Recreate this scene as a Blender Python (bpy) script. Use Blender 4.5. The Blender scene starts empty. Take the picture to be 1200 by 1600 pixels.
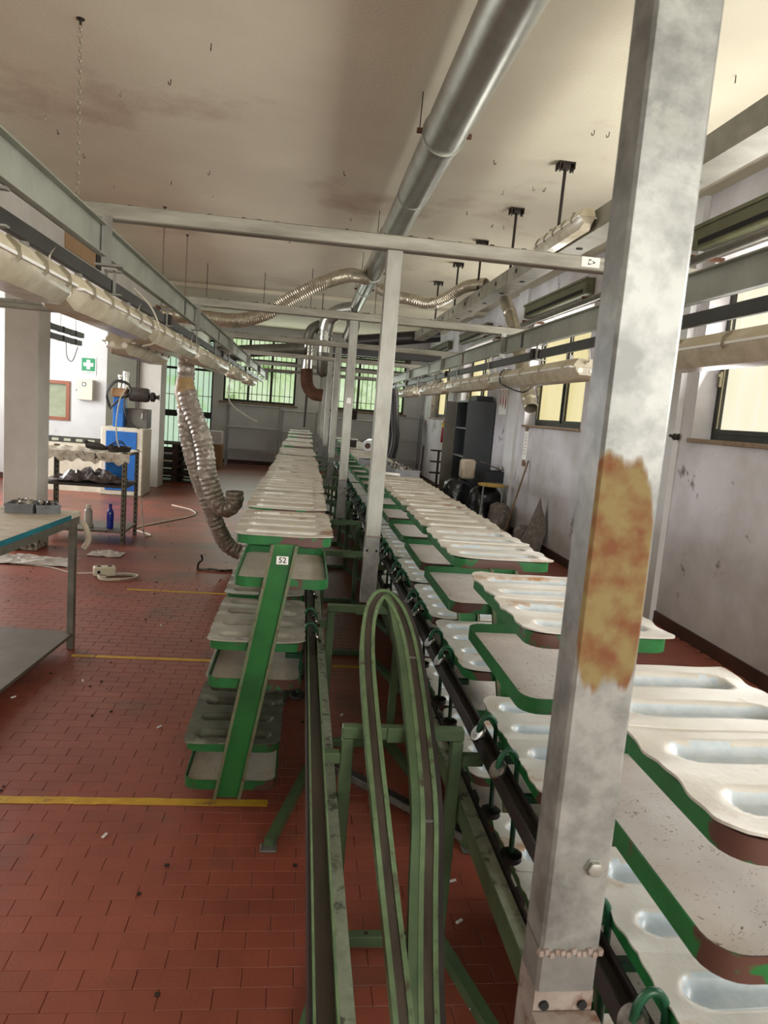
import bpy, math, random
import numpy as np
from mathutils import Vector, Matrix
random.seed(7)
R = math.radians
SC = bpy.context.scene
COL = SC.collection

# ------------------------------------------------------------------ camera
def set_camera():
    yaw, pitch, roll, f, h = R(6.947), R(7.826), R(4.620), 1118.4, 1.6
    fwd = Vector((math.sin(yaw)*math.cos(pitch), math.cos(yaw)*math.cos(pitch), -math.sin(pitch)))
    right = Vector((math.cos(yaw), -math.sin(yaw), 0))
    up = right.cross(fwd)
    r = math.cos(roll)*right + math.sin(roll)*up
    u = -math.sin(roll)*right + math.cos(roll)*up
    cd = bpy.data.cameras.new('camera'); co = bpy.data.objects.new('camera', cd); COL.objects.link(co)
    m = Matrix((r, u, -fwd)).transposed().to_4x4(); m.translation = (0, 0, h)
    co.matrix_world = m
    cd.sensor_fit = 'VERTICAL'; cd.sensor_height = 36; cd.lens = f/1600*36
    cd.clip_start = 0.02; cd.clip_end = 200
    cd.dof.use_dof = True; cd.dof.focus_distance = 3.2; cd.dof.aperture_fstop = 13
    SC.camera = co
set_camera()

# ------------------------------------------------------------------ world, lights, exposure
W = bpy.data.worlds.new('world'); SC.world = W; W.use_nodes = True
bg = W.node_tree.nodes['Background']; bg.inputs[0].default_value = (0.80, 0.88, 1.0, 1); bg.inputs[1].default_value = 1.6
SC.view_settings.view_transform = 'Standard'; SC.view_settings.look = 'None'
SC.view_settings.gamma = 1.0; SC.view_settings.use_curve_mapping = False
SC.view_settings.exposure = 0.0
SC.cycles.max_bounces = 8; SC.cycles.diffuse_bounces = 5; SC.cycles.transparent_max_bounces = 12
def area(name, loc, direction, sx, sy, power, col):
    ld = bpy.data.lights.new(name, 'AREA'); ld.shape = 'RECTANGLE'; ld.size = sx; ld.size_y = sy
    ld.energy = power; ld.color = col
    lo = bpy.data.objects.new(name, ld); COL.objects.link(lo); lo.location = loc
    lo.rotation_euler = Vector(direction).to_track_quat('-Z', 'Y').to_euler()
    return lo
# daylight through the windows of the room (each lamp stands in its window opening)
WARM = (1.0, 0.985, 0.94)
COOL = (0.96, 0.98, 1.0)
area('daylight_window_near', (3.22, 1.6, 2.3), (-1, 0, 0.42), 1.9, 1.25, 105, WARM)
area('daylight_window_behind', (3.22, -2.6, 2.3), (-1, 0, 0.42), 1.9, 1.25, 115, WARM)
area('daylight_rear_window', (1.7, -3.92, 2.2), (-0.1, 1, 0.12), 2.4, 1.7, 210, WARM)
area('daylight_left_window', (-5.92, 9.3, 2.1), (1, 0, 0.1), 4.0, 1.8, 360, COOL)
area('daylight_left_window_near', (-5.92, 0.5, 2.1), (1, 0, 0.5), 4.0, 1.8, 75, WARM)
area('daylight_window_mid', (3.27, 9.0, 2.3), (-1, 0, 0.1), 1.9, 1.2, 55, WARM)
area('daylight_window_far', (3.27, 13.3, 2.3), (-1, 0, 0.1), 1.9, 1.2, 26, WARM)
area('daylight_window_third', (3.27, 4.46, 2.3), (-1, 0, 0.42), 1.9, 1.2, 95, WARM)
area('daylight_back_window', (0.0, 18.9, 2.3), (0, -1, -0.1), 4.5, 1.2, 60, (0.93, 1.0, 0.90))

# ------------------------------------------------------------------ materials
def lin(c):
    return tuple(((x/255)/12.92 if x/255 <= 0.04045 else ((x/255+0.055)/1.055)**2.4) for x in c)
_M = {}
def mat(name, c1, c2=None, c3=None, scale=6.0, rough=0.5, metal=0.0, bump=0.0, bscale=40, stretch=(1, 1, 1),
        t2=0.5, t3=0.62, soft=0.12, emit=0.0, alpha=1.0, spec=0.5, trans=0.0, detail=6, local=False, scale3=None):
    """procedural surface: c1, mottled with c2, patched with c3 where the second noise passes t3"""
    if name in _M: return _M[name]
    m = bpy.data.materials.new(name); m.use_nodes = True; _M[name] = m
    nt = m.node_tree; N = nt.nodes; L = nt.links; b = N['Principled BSDF']
    if local:
        src = N.new('ShaderNodeTexCoord').outputs['Object']
    else:
        src = N.new('ShaderNodeNewGeometry').outputs['Position']
    mp = N.new('ShaderNodeMapping'); mp.inputs['Scale'].default_value = stretch; L.new(src, mp.inputs[0])
    def ramp(noise, t, s):
        r = N.new('ShaderNodeMapRange'); r.inputs[1].default_value = t-s; r.inputs[2].default_value = t+s
        L.new(noise, r.inputs[0]); return r.outputs[0]
    def noise(sc, d=detail):
        n = N.new('ShaderNodeTexNoise'); n.inputs['Scale'].default_value = sc; n.inputs['Detail'].default_value = d
        n.inputs['Roughness'].default_value = 0.62; L.new(mp.outputs[0], n.inputs['Vector']); return n.outputs[0]
    def mix(f, a, bb):
        x = N.new('ShaderNodeMix'); x.data_type = 'RGBA'; L.new(f, x.inputs[0])
        for i, v in ((6, a), (7, bb)):
            if hasattr(v, 'is_linked'): L.new(v, x.inputs[i])
            else: x.inputs[i].default_value = (*v, 1)
        return x.outputs[2]
    col = lin(c1)
    if c2 is not None: col = mix(ramp(noise(scale), t2, soft*1.6), lin(c1), lin(c2))
    if c3 is not None:
        col = mix(ramp(noise(scale3 or scale*0.7, 9), t3, soft*0.35), col, lin(c3))
    if hasattr(col, 'is_linked'): L.new(col, b.inputs['Base Color'])
    else: b.inputs['Base Color'].default_value = (*col, 1)
    b.inputs['Roughness'].default_value = rough; b.inputs['Metallic'].default_value = metal
    b.inputs['Specular IOR Level'].default_value = spec
    b.inputs['Transmission Weight'].default_value = trans
    b.inputs['Alpha'].default_value = alpha
    if emit:
        if hasattr(col, 'is_linked'): L.new(col, b.inputs['Emission Color'])
        else: b.inputs['Emission Color'].default_value = (*col, 1)
        b.inputs['Emission Strength'].default_value = emit
        for l_ in list(b.inputs['Base Color'].links): L.remove(l_)
        b.inputs['Base Color'].default_value = (0.05, 0.05, 0.05, 1)
    if bump:
        bp_ = N.new('ShaderNodeBump'); bp_.inputs['Strength'].default_value = bump; bp_.inputs['Distance'].default_value = 0.01
        L.new(noise(bscale, 3), bp_.inputs['Height']); L.new(bp_.outputs[0], b.inputs['Normal'])
    return m

def floor_mat():
    m = mat('red_clinker_tile', (158, 84, 66), (126, 64, 50), (92, 70, 58), scale=2.2, rough=0.42, t3=0.63, soft=0.2, bump=0.12, bscale=60)
    nt = m.node_tree; N = nt.nodes; L = nt.links; b = N['Principled BSDF']
    old = b.inputs['Base Color'].links[0].from_socket
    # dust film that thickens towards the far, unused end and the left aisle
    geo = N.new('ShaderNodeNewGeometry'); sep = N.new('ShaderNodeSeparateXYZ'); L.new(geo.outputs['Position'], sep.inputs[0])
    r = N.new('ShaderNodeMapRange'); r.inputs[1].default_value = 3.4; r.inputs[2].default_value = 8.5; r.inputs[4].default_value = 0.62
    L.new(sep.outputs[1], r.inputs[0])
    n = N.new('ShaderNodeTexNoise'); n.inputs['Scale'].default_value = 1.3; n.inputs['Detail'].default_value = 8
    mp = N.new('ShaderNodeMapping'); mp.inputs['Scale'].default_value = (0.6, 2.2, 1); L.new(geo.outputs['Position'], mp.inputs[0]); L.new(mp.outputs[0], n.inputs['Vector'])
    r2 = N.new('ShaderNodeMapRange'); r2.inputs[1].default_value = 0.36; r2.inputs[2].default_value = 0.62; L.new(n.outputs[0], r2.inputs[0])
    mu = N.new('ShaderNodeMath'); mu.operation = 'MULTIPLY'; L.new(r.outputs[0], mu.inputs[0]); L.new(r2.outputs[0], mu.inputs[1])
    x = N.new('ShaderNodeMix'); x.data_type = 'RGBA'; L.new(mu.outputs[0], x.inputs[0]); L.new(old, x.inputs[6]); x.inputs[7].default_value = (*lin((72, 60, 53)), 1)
    # every tile slightly its own shade
    br = N.new('ShaderNodeTexBrick'); br.inputs['Scale'].default_value = 1.0
    br.inputs['Brick Width'].default_value = 0.145; br.inputs['Row Height'].default_value = 0.072; br.inputs['Mortar Size'].default_value = 0.0012
    br.inputs['Color1'].default_value = (1.05, 1.05, 1.04, 1); br.inputs['Color2'].default_value = (0.94, 0.94, 0.94, 1); br.inputs['Mortar'].default_value = (0.95, 0.97, 0.97, 1)
    L.new(geo.outputs['Position'], br.inputs['Vector'])
    y = N.new('ShaderNodeMix'); y.data_type = 'RGBA'; y.blend_type = 'MULTIPLY'; y.inputs[0].default_value = 1.0
    L.new(x.outputs[2], y.inputs[6]); L.new(br.outputs[0], y.inputs[7]); L.new(y.outputs[2], b.inputs['Base Color'])
    return m

M = {}
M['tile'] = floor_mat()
M['grout'] = mat('tile_grout', (150, 92, 74), (84, 48, 38), scale=7, rough=0.9)
M['ceiling'] = mat('ceiling_plaster', (220, 214, 192), (200, 192, 172), (178, 160, 142), scale=0.9, rough=0.9, bump=0.25, bscale=55, t3=0.66, soft=0.2)
M['wall'] = mat('white_wall_paint', (216, 216, 218), (196, 194, 194), (120, 112, 106), scale=1.4, rough=0.8, bump=0.15, bscale=30, t3=0.70, soft=0.14)
M['wall_dirty'] = mat('dirty_wall_paint', (216, 214, 220), (182, 177, 177), (118, 110, 106), scale=1.3, rough=0.85, bump=0.2, bscale=30, t3=0.66, soft=0.10, scale3=4.0)
M['skirting'] = mat('dark_red_skirting', (84, 50, 42), (58, 38, 34), scale=6, rough=0.6)
M['column'] = mat('column_paint', (205, 203, 196), (190, 186, 178), (120, 114, 104), scale=3, rough=0.8, t3=0.72, bump=0.1)
M['peel'] = mat('peeling_plaster', (206, 200, 190), (120, 112, 100), (60, 54, 46), scale=14, rough=0.95, bump=0.6, t3=0.56)
M['galv'] = mat('galvanised_steel', (158, 158, 150), (124, 122, 114), (92, 88, 80), scale=9, rough=0.45, metal=0.35, bump=0.08, t3=0.68, stretch=(1, 1, 0.35))
M['galv_beam'] = mat('galvanised_beam', (164, 162, 150), (122, 118, 106), (76, 68, 58), scale=9, rough=0.5, metal=0.3, bump=0.08, t3=0.69, stretch=(0.3, 1, 2))
M['galv_low'] = mat('galvanised_steel_low', (138, 138, 134), (104, 102, 98), scale=14, rough=0.5, metal=0.5)
M['rail'] = mat('overhead_rail_paint', (166, 170, 158), (140, 142, 130), (96, 84, 66), scale=4, rough=0.45, metal=0.15, t3=0.74)
M['rail_dark'] = mat('dark_busbar_paint', (62, 62, 60), (44, 44, 42), scale=7, rough=0.45, metal=0.3)
M['lamp'] = mat('lamp_housing_plastic', (214, 208, 186), (190, 178, 148), (140, 118, 84), scale=8, rough=0.45, t3=0.72)
M['diffuser'] = mat('lamp_diffuser', (204, 196, 176), (172, 160, 134), (200, 196, 184), scale=9, rough=0.25, spec=0.6, t3=0.7)
M['tube'] = mat('fluorescent_tube', (250, 246, 232), rough=0.3)
M['clip'] = mat('steel_clip', (150, 142, 124), rough=0.35, metal=0.8)
M['wire'] = mat('pale_cable', (214, 208, 192), (180, 170, 150), scale=20, rough=0.6)
M['wire_dark'] = mat('dark_cable', (34, 32, 30), rough=0.6)
M['duct'] = mat('spiral_duct_steel', (176, 178, 170), (150, 150, 140), (120, 116, 100), scale=5, rough=0.32, metal=0.85, t3=0.7, bump=0.03)
M['duct_dark'] = mat('dull_duct_steel', (112, 110, 100), (84, 80, 72), scale=7, rough=0.45, metal=0.7)
M['duct_black'] = mat('black_pipe', (52, 50, 50), (38, 36, 36), scale=7, rough=0.35, metal=0.3)
M['flex'] = mat('aluminium_flex', (200, 192, 174), (164, 154, 134), (120, 104, 84), scale=14, rough=0.34, metal=0.7, t3=0.66)
M['flex_clear'] = mat('wrapped_flex', (176, 168, 158), (136, 126, 114), (214, 210, 202), scale=30, rough=0.3, metal=0.25, t3=0.58, bump=0.3, bscale=60)
M['tape'] = mat('brown_tape', (188, 158, 112), (150, 120, 80), scale=20, rough=0.4)
M['rust_pale'] = mat('pale_rusted_plate', (142, 132, 124), (116, 100, 90), (98, 68, 54), scale=26, rough=0.85, t3=0.62)
M['pocket'] = mat('bluish_pocket_enamel', (172, 184, 192), (190, 198, 202), (168, 162, 148), scale=40, rough=0.3, t3=0.68, soft=0.1)
M['pocket_far'] = mat('pale_pocket_enamel', (208, 208, 204), (188, 184, 176), (136, 104, 74), scale=20, rough=0.3, t3=0.7)
M['rust'] = mat('rusty_steel', (112, 74, 52), (76, 52, 42), scale=22, rough=0.8, metal=0.2)
M['iron'] = mat('black_iron', (42, 38, 36), (60, 48, 40), scale=22, rough=0.7, metal=0.4)
M['trunk'] = mat('cable_trunking', (150, 146, 130), (112, 108, 94), scale=6, rough=0.5, metal=0.3)
M['green'] = mat('green_tray_paint', (34, 108, 54), (26, 88, 42), (92, 62, 50), scale=9, rough=0.38, t3=0.66, soft=0.1, bump=0.06, spec=0.5)
def wear_corner(m):
    nt = m.node_tree; N = nt.nodes; L = nt.links; b = N['Principled BSDF']; old = b.inputs['Base Color'].links[0].from_socket
    tc = N.new('ShaderNodeTexCoord'); s_ = N.new('ShaderNodeSeparateXYZ'); L.new(tc.outputs['Object'], s_.inputs[0])
    r = N.new('ShaderNodeMapRange'); r.inputs[1].default_value = 0.11; r.inputs[2].default_value = -0.01; L.new(s_.outputs[1], r.inputs[0])
    ab = N.new('ShaderNodeMath'); ab.operation = 'ABSOLUTE'; L.new(s_.outputs[0], ab.inputs[0])
    r2 = N.new('ShaderNodeMapRange'); r2.inputs[1].default_value = 0.52; r2.inputs[2].default_value = 0.40; L.new(ab.outputs[0], r2.inputs[0])
    g = N.new('ShaderNodeNewGeometry'); n = N.new('ShaderNodeTexNoise'); n.inputs['Scale'].default_value = 13; n.inputs['Detail'].default_value = 7; L.new(g.outputs['Position'], n.inputs['Vector'])
    mu = N.new('ShaderNodeMath'); mu.operation = 'MULTIPLY'; L.new(r.outputs[0], mu.inputs[0]); L.new(r2.outputs[0], mu.inputs[1])
    ad = N.new('ShaderNodeMath'); ad.operation = 'MULTIPLY_ADD'; L.new(mu.outputs[0], ad.inputs[0]); ad.inputs[1].default_value = 0.27; L.new(n.outputs[0], ad.inputs[2])
    r3 = N.new('ShaderNodeMapRange'); r3.inputs[1].default_value = 0.70; r3.inputs[2].default_value = 0.73; L.new(ad.outputs[0], r3.inputs[0])
    x = N.new('ShaderNodeMix'); x.data_type = 'RGBA'; L.new(r3.outputs[0], x.inputs[0]); L.new(old, x.inputs[6]); x.inputs[7].default_value = (*lin((84, 56, 48)), 1); L.new(x.outputs[2], b.inputs['Base Color'])
wear_corner(M['green'])
M['green_ch'] = mat('green_channel_paint', (36, 112, 50), (28, 92, 42), (110, 104, 84), scale=7, rough=0.36, t3=0.72, soft=0.08)
M['green_edge'] = mat('worn_channel_edge', (112, 98, 80), (70, 110, 70), (92, 70, 58), scale=25, rough=0.55, t3=0.6)
M['green_hook'] = mat('dark_green_hook_paint', (34, 92, 62), (22, 60, 42), (60, 50, 42), scale=24, rough=0.4, t3=0.68)
M['sage'] = mat('sage_green_frame_paint', (88, 110, 76), (68, 90, 64), (80, 74, 60), scale=10, rough=0.5, t3=0.69, bump=0.05)
M['sage_dust'] = mat('dusty_beam_top', (138, 144, 126), (112, 118, 100), (72, 74, 62), scale=30, rough=0.8, t3=0.58)
M['rail_green'] = mat('rail_green_flange', (112, 136, 98), (84, 106, 76), (74, 66, 54), scale=20, rough=0.45, t3=0.62)
M['groove'] = mat('greasy_rail_groove', (88, 78, 70), (60, 54, 50), scale=10, rough=0.32, metal=0.35, stretch=(3, 0.4, 1))
M['black_side'] = mat('black_rail_side', (36, 32, 32), (54, 46, 46), scale=12, rough=0.5)
M['enamel'] = mat('ribbed_tray_enamel', (198, 195, 188), (180, 174, 164), (156, 112, 70), scale=9, rough=0.4, t3=0.62, soft=0.16, bump=0.08, bscale=60)
M['enamel_far'] = mat('dusty_ribbed_enamel', (184, 178, 166), (152, 142, 126), (122, 88, 62), scale=8, rough=0.42, t3=0.62, soft=0.16, bump=0.12, bscale=60)
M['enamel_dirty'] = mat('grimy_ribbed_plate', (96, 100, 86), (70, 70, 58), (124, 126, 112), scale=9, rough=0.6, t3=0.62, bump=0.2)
M['enamel_grey'] = mat('greyed_ribbed_plate', (176, 172, 162), (140, 134, 122), (96, 78, 60), scale=9, rough=0.4, t3=0.68, bump=0.1)
M['roller'] = mat('black_roller', (20, 20, 20), rough=0.5)
M['ring'] = mat('polished_ring', (160, 156, 150), (90, 86, 80), scale=40, rough=0.25, metal=0.9)
def liner_mat(name, base, var, fibre):
    m = mat(name, base, var, (196, 158, 112), scale=5, rough=0.75, t3=0.71, soft=0.1)
    nt = m.node_tree; N = nt.nodes; L = nt.links; b = N['Principled BSDF']; old = b.inputs['Base Color'].links[0].from_socket
    g = N.new('ShaderNodeNewGeometry'); d = N.new('ShaderNodeTexNoise'); d.inputs['Scale'].default_value = 11; d.inputs['Detail'].default_value = 2
    L.new(g.outputs['Position'], d.inputs['Vector'])
    mx = N.new('ShaderNodeMix'); mx.data_type = 'RGBA'; mx.inputs[0].default_value = 0.35; L.new(g.outputs['Position'], mx.inputs[6]); L.new(d.outputs['Color'], mx.inputs[7])
    n = N.new('ShaderNodeTexNoise'); n.inputs['Scale'].default_value = 26; n.inputs['Detail'].default_value = 3; n.inputs['Distortion'].default_value = 3.5
    L.new(mx.outputs[2], n.inputs['Vector'])
    r = N.new('ShaderNodeMapRange'); r.inputs[1].default_value = 0.335; r.inputs[2].default_value = 0.355; r.inputs[3].default_value = 1; r.inputs[4].default_value = 0
    L.new(n.outputs[0], r.inputs[0])
    x = N.new('ShaderNodeMix'); x.data_type = 'RGBA'; L.new(r.outputs[0], x.inputs[0]); L.new(old, x.inputs[6]); x.inputs[7].default_value = (*lin(fibre), 1)
    L.new(x.outputs[2], b.inputs['Base Color']); return m
M['liner'] = liner_mat('pressed_fibre_liner', (222, 212, 208), (206, 192, 184), (140, 118, 104))
M['liner_left'] = liner_mat('worn_fibre_liner', (198, 188, 174), (172, 158, 140), (116, 90, 68))
M['white'] = mat('white_sticker', (240, 240, 236), rough=0.6)
M['ink'] = mat('black_ink', (22, 22, 26), rough=0.7)
M['yellow'] = mat('yellow_floor_tape', (210, 166, 30), (186, 140, 26), (110, 70, 48), scale=18, rough=0.6, t3=0.64)
M['table_top'] = mat('stained_tabletop', (206, 198, 184), (176, 160, 136), (92, 76, 60), scale=12, rough=0.5, t3=0.66, stretch=(1, 2.5, 1))
M['table_steel'] = mat('table_steel', (140, 138, 128), (112, 108, 98), scale=8, rough=0.42, metal=0.55)
M['shelf_steel'] = mat('dull_shelf_steel', (116, 108, 98), (92, 84, 76), scale=5, rough=0.5, metal=0.35)
M['teal'] = mat('teal_edge_strip', (32, 116, 128), (26, 96, 108), scale=9, rough=0.45)
M['crate'] = mat('grey_crate_plastic', (108, 110, 112), (86, 86, 88), scale=9, rough=0.55)
M['metal_bits'] = mat('metal_pieces', (188, 180, 164), (70, 62, 54), (36, 32, 30), scale=30, rough=0.4, metal=0.4, t3=0.55)
M['slotted'] = mat('slotted_angle_steel', (128, 122, 108), (92, 86, 74), (70, 56, 44), scale=18, rough=0.5, metal=0.4)
M['hole'] = mat('dark_slot', (16, 15, 14), rough=0.9)
M['board'] = mat('dark_board', (62, 54, 48), (44, 38, 34), scale=9, rough=0.7)
M['cloth_print'] = mat('printed_sheet', (206, 198, 182), (176, 164, 146), (52, 48, 44), scale=16, rough=0.7, t3=0.60, soft=0.06, scale3=24)
M['film'] = mat('crumpled_film', (120, 108, 104), (70, 58, 56), (168, 160, 156), scale=16, rough=0.25, t3=0.62, bump=0.7, bscale=24)
M['blue'] = mat('blue_machine_paint', (38, 104, 178), (30, 88, 156), (120, 160, 200), scale=9, rough=0.3, t3=0.72)
M['blue_box'] = mat('bright_blue_plastic', (20, 112, 190), rough=0.4)
M['machine_white'] = mat('machine_white_paint', (206, 200, 184), (182, 174, 156), scale=7, rough=0.4)
M['machine_grey'] = mat('machine_grey', (110, 106, 98), (84, 80, 74), scale=7, rough=0.45)
M['motor'] = mat('dark_motor_casting', (72, 66, 62), (50, 46, 44), scale=18, rough=0.5, metal=0.2)
M['chrome'] = mat('chrome_cylinder', (196, 194, 188), rough=0.2, metal=0.9)
M['wood'] = mat('brown_wood_frame', (150, 82, 48), (126, 64, 38), scale=12, rough=0.5, stretch=(1, 1, 0.2))
M['pallet'] = mat('dark_pallet_wood', (72, 50, 38), (48, 34, 26), scale=12, rough=0.85)
M['blind'] = mat('blind_slat', (166, 172, 150), (146, 150, 128), scale=5, rough=0.5)
M['sign_green'] = mat('sign_green', (0, 134, 84), rough=0.4)
M['sign_red'] = mat('sign_red', (160, 40, 44), rough=0.5)
M['sign_brown'] = mat('sign_brown', (128, 98, 62), (100, 74, 46), scale=30, rough=0.6)
M['kit'] = mat('cream_metal_cabinet', (206, 200, 186), rough=0.4)
M['olive_wall'] = mat('olive_grey_panel', (104, 102, 88), (92, 90, 78), scale=3, rough=0.7)
M['frame'] = mat('dark_window_frame', (44, 44, 38), (60, 58, 50), scale=12, rough=0.5, metal=0.2)
M['frame_pale'] = mat('pale_window_beading', (196, 190, 160), rough=0.5)  # pale tone of the beading strips and window handles
M['shutter'] = mat('olive_shutter_box', (88, 88, 58), (68, 68, 46), scale=8, rough=0.5)
M['pane'] = mat('backlit_frosted_pane', (252, 248, 226), (248, 240, 204), (238, 226, 176), scale=3.0, rough=0.4, emit=1.0, stretch=(1, 3, 0.4), t3=0.66)
M['pane_yellow'] = mat('backlit_yellowed_pane', (240, 226, 170), (230, 212, 150), scale=3.0, rough=0.4, emit=0.95, stretch=(1, 3, 0.4))
M['pane_green'] = mat('backlit_garden_glass', (168, 212, 112), (236, 248, 224), (104, 140, 66), scale=2.6, rough=0.3, emit=0.95, t3=0.60, soft=0.2, t2=0.46)
M['pane_mint'] = mat('backlit_mint_glass', (176, 216, 188), (216, 236, 206), (164, 214, 120), scale=1.8, rough=0.3, emit=0.95, t3=0.60, soft=0.25)
M['bar'] = mat('window_grille_iron', (58, 70, 48), rough=0.6)
M['bag'] = mat('black_bin_bag', (14, 14, 16), (26, 26, 30), scale=16, rough=0.22, bump=0.9, bscale=18)
M['grey_cab'] = mat('dark_grey_cabinet', (58, 62, 66), (50, 53, 57), scale=3, rough=0.5)
M['grey_door'] = mat('olive_grey_door', (112, 108, 96), (96, 92, 82), scale=3, rough=0.5)
M['dark_in'] = mat('dark_interior', (20, 20, 20), rough=0.9)
M['red'] = mat('extinguisher_red', (148, 18, 22), rough=0.3)
M['yellow_tag'] = mat('yellow_label', (210, 180, 30), rough=0.5)
M['stick'] = mat('broom_wood', (140, 112, 76), (90, 70, 50), scale=16, rough=0.6)
M['net'] = mat('grey_netting', (120, 112, 106), (92, 84, 80), (142, 136, 130), scale=18, rough=0.8, bump=0.4, t3=0.6)
M['sack'] = mat('beige_paper_sack', (198, 186, 166), (166, 150, 130), scale=9, rough=0.8, stretch=(4, 4, 0.6))
M['navy_box'] = mat('dark_navy_box', (26, 28, 36), rough=0.6)
M['box_top'] = mat('brown_grey_lid', (84, 76, 72), rough=0.8)
M['yellow_top'] = mat('ochre_stool_top', (190, 160, 84), (160, 128, 60), scale=12, rough=0.6)
M['carton'] = mat('brown_cardboard', (150, 116, 82), (130, 98, 68), scale=6, rough=0.85)
M['panel_brown'] = mat('tan_cupboard_panel', (170, 136, 98), (156, 122, 86), scale=3, rough=0.6)
M['bottle_blue'] = mat('blue_bottle', (18, 34, 130), (26, 50, 160), scale=9, rough=0.15, spec=0.7)
M['bottle_grey'] = mat('grey_white_bottle', (176, 170, 158), (150, 142, 130), (196, 150, 146), scale=6, rough=0.4, t3=0.62)
M['paper'] = mat('crumpled_paper', (214, 208, 204), (180, 172, 168), scale=14, rough=0.8)
M['socket'] = mat('cream_socket_block', (206, 200, 176), rough=0.5)
M['pvc'] = mat('clear_film_roll', (206, 206, 206), (176, 178, 182), scale=10, rough=0.18, stretch=(6, 0.5, 6))
M['core'] = mat('cardboard_core', (74, 50, 36), rough=0.8)
M['rack'] = mat('grey_rack_paint', (158, 160, 160), (132, 132, 132), scale=7, rough=0.5, metal=0.2)
M['sill'] = mat('stone_sill', (150, 128, 104), (112, 92, 74), scale=14, rough=0.7)
M['flake'] = mat('white_debris', (226, 224, 220), rough=0.7)
M['dirt'] = mat('dark_debris', (60, 46, 38), (34, 28, 26), scale=30, rough=0.95)

def near_post_mat():
    m = mat('near_post_zinc', (142, 143, 138), (100, 101, 98), (124, 126, 120), scale=17, rough=0.45, metal=0.25, soft=0.08, t3=0.6, bump=0.06)
    nt = m.node_tree; N = nt.nodes; L = nt.links; b = N['Principled BSDF']; old = b.inputs['Base Color'].links[0].from_socket
    g = N.new('ShaderNodeNewGeometry'); n = N.new('ShaderNodeTexNoise'); n.inputs['Scale'].default_value = 16; n.inputs['Detail'].default_value = 6
    mp = N.new('ShaderNodeMapping'); mp.inputs['Scale'].default_value = (2.2, 1, 0.35); L.new(g.outputs['Position'], mp.inputs[0]); L.new(mp.outputs[0], n.inputs['Vector'])
    s = N.new('ShaderNodeSeparateXYZ'); L.new(g.outputs['Position'], s.inputs[0])
    def ma(op, a, bb, c=None):
        x = N.new('ShaderNodeMath'); x.operation = op
        for i, v in enumerate((a, bb)):
            if hasattr(v, 'is_linked'): L.new(v, x.inputs[i])
            else: x.inputs[i].default_value = v
        return x.outputs[0]
    # an elongated rust stain with a ragged lower edge, on the face and its left edge
    zc = ma('SUBTRACT', s.outputs[2], 1.455); zc = ma('DIVIDE', zc, 0.115); z2 = ma('POWER', ma('ABSOLUTE', zc, 0), 4.0)
    xc = ma('SUBTRACT', s.outputs[0], ma('ADD', 0.322, ma('MULTIPLY', zc, -0.002))); xc = ma('DIVIDE', xc, 0.034); x2 = ma('POWER', ma('ABSOLUTE', xc, 0), 4.0)
    dd = ma('ADD', ma('ADD', z2, x2), ma('MULTIPLY', ma('SUBTRACT', n.outputs[0], 0.5), 3.2))
    r = N.new('ShaderNodeMapRange'); r.inputs[1].default_value = 0.9; r.inputs[2].default_value = 1.25; r.inputs[3].default_value = 1; r.inputs[4].default_value = 0; L.new(dd, r.inputs[0])
    gx = N.new('ShaderNodeNewGeometry'); sn = N.new('ShaderNodeSeparateXYZ'); L.new(gx.outputs['Normal'], sn.inputs[0])
    front = ma('LESS_THAN', sn.outputs[1], -0.5)
    f = ma('MULTIPLY', r.outputs[0], front)
    n2 = N.new('ShaderNodeTexNoise'); n2.inputs['Scale'].default_value = 34; n2.inputs['Detail'].default_value = 7; L.new(g.outputs['Position'], n2.inputs['Vector'])
    cr = N.new('ShaderNodeValToRGB'); cr.color_ramp.elements[0].position = 0.36; cr.color_ramp.elements[0].color = (*lin((108, 66, 36)), 1)
    cr.color_ramp.elements[1].position = 0.6; cr.color_ramp.elements[1].color = (*lin((124, 108, 68)), 1); L.new(n2.outputs[0], cr.inputs[0])
    x = N.new('ShaderNodeMix'); x.data_type = 'RGBA'; L.new(f, x.inputs[0]); L.new(old, x.inputs[6]); L.new(cr.outputs[0], x.inputs[7])
    L.new(x.outputs[2], b.inputs['Base Color'])
    r3 = N.new('ShaderNodeMapRange'); r3.inputs[3].default_value = 0.42; r3.inputs[4].default_value = 0.8; L.new(f, r3.inputs[0]); L.new(r3.outputs[0], b.inputs['Roughness'])
    return m
M['near_post'] = near_post_mat()

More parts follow.
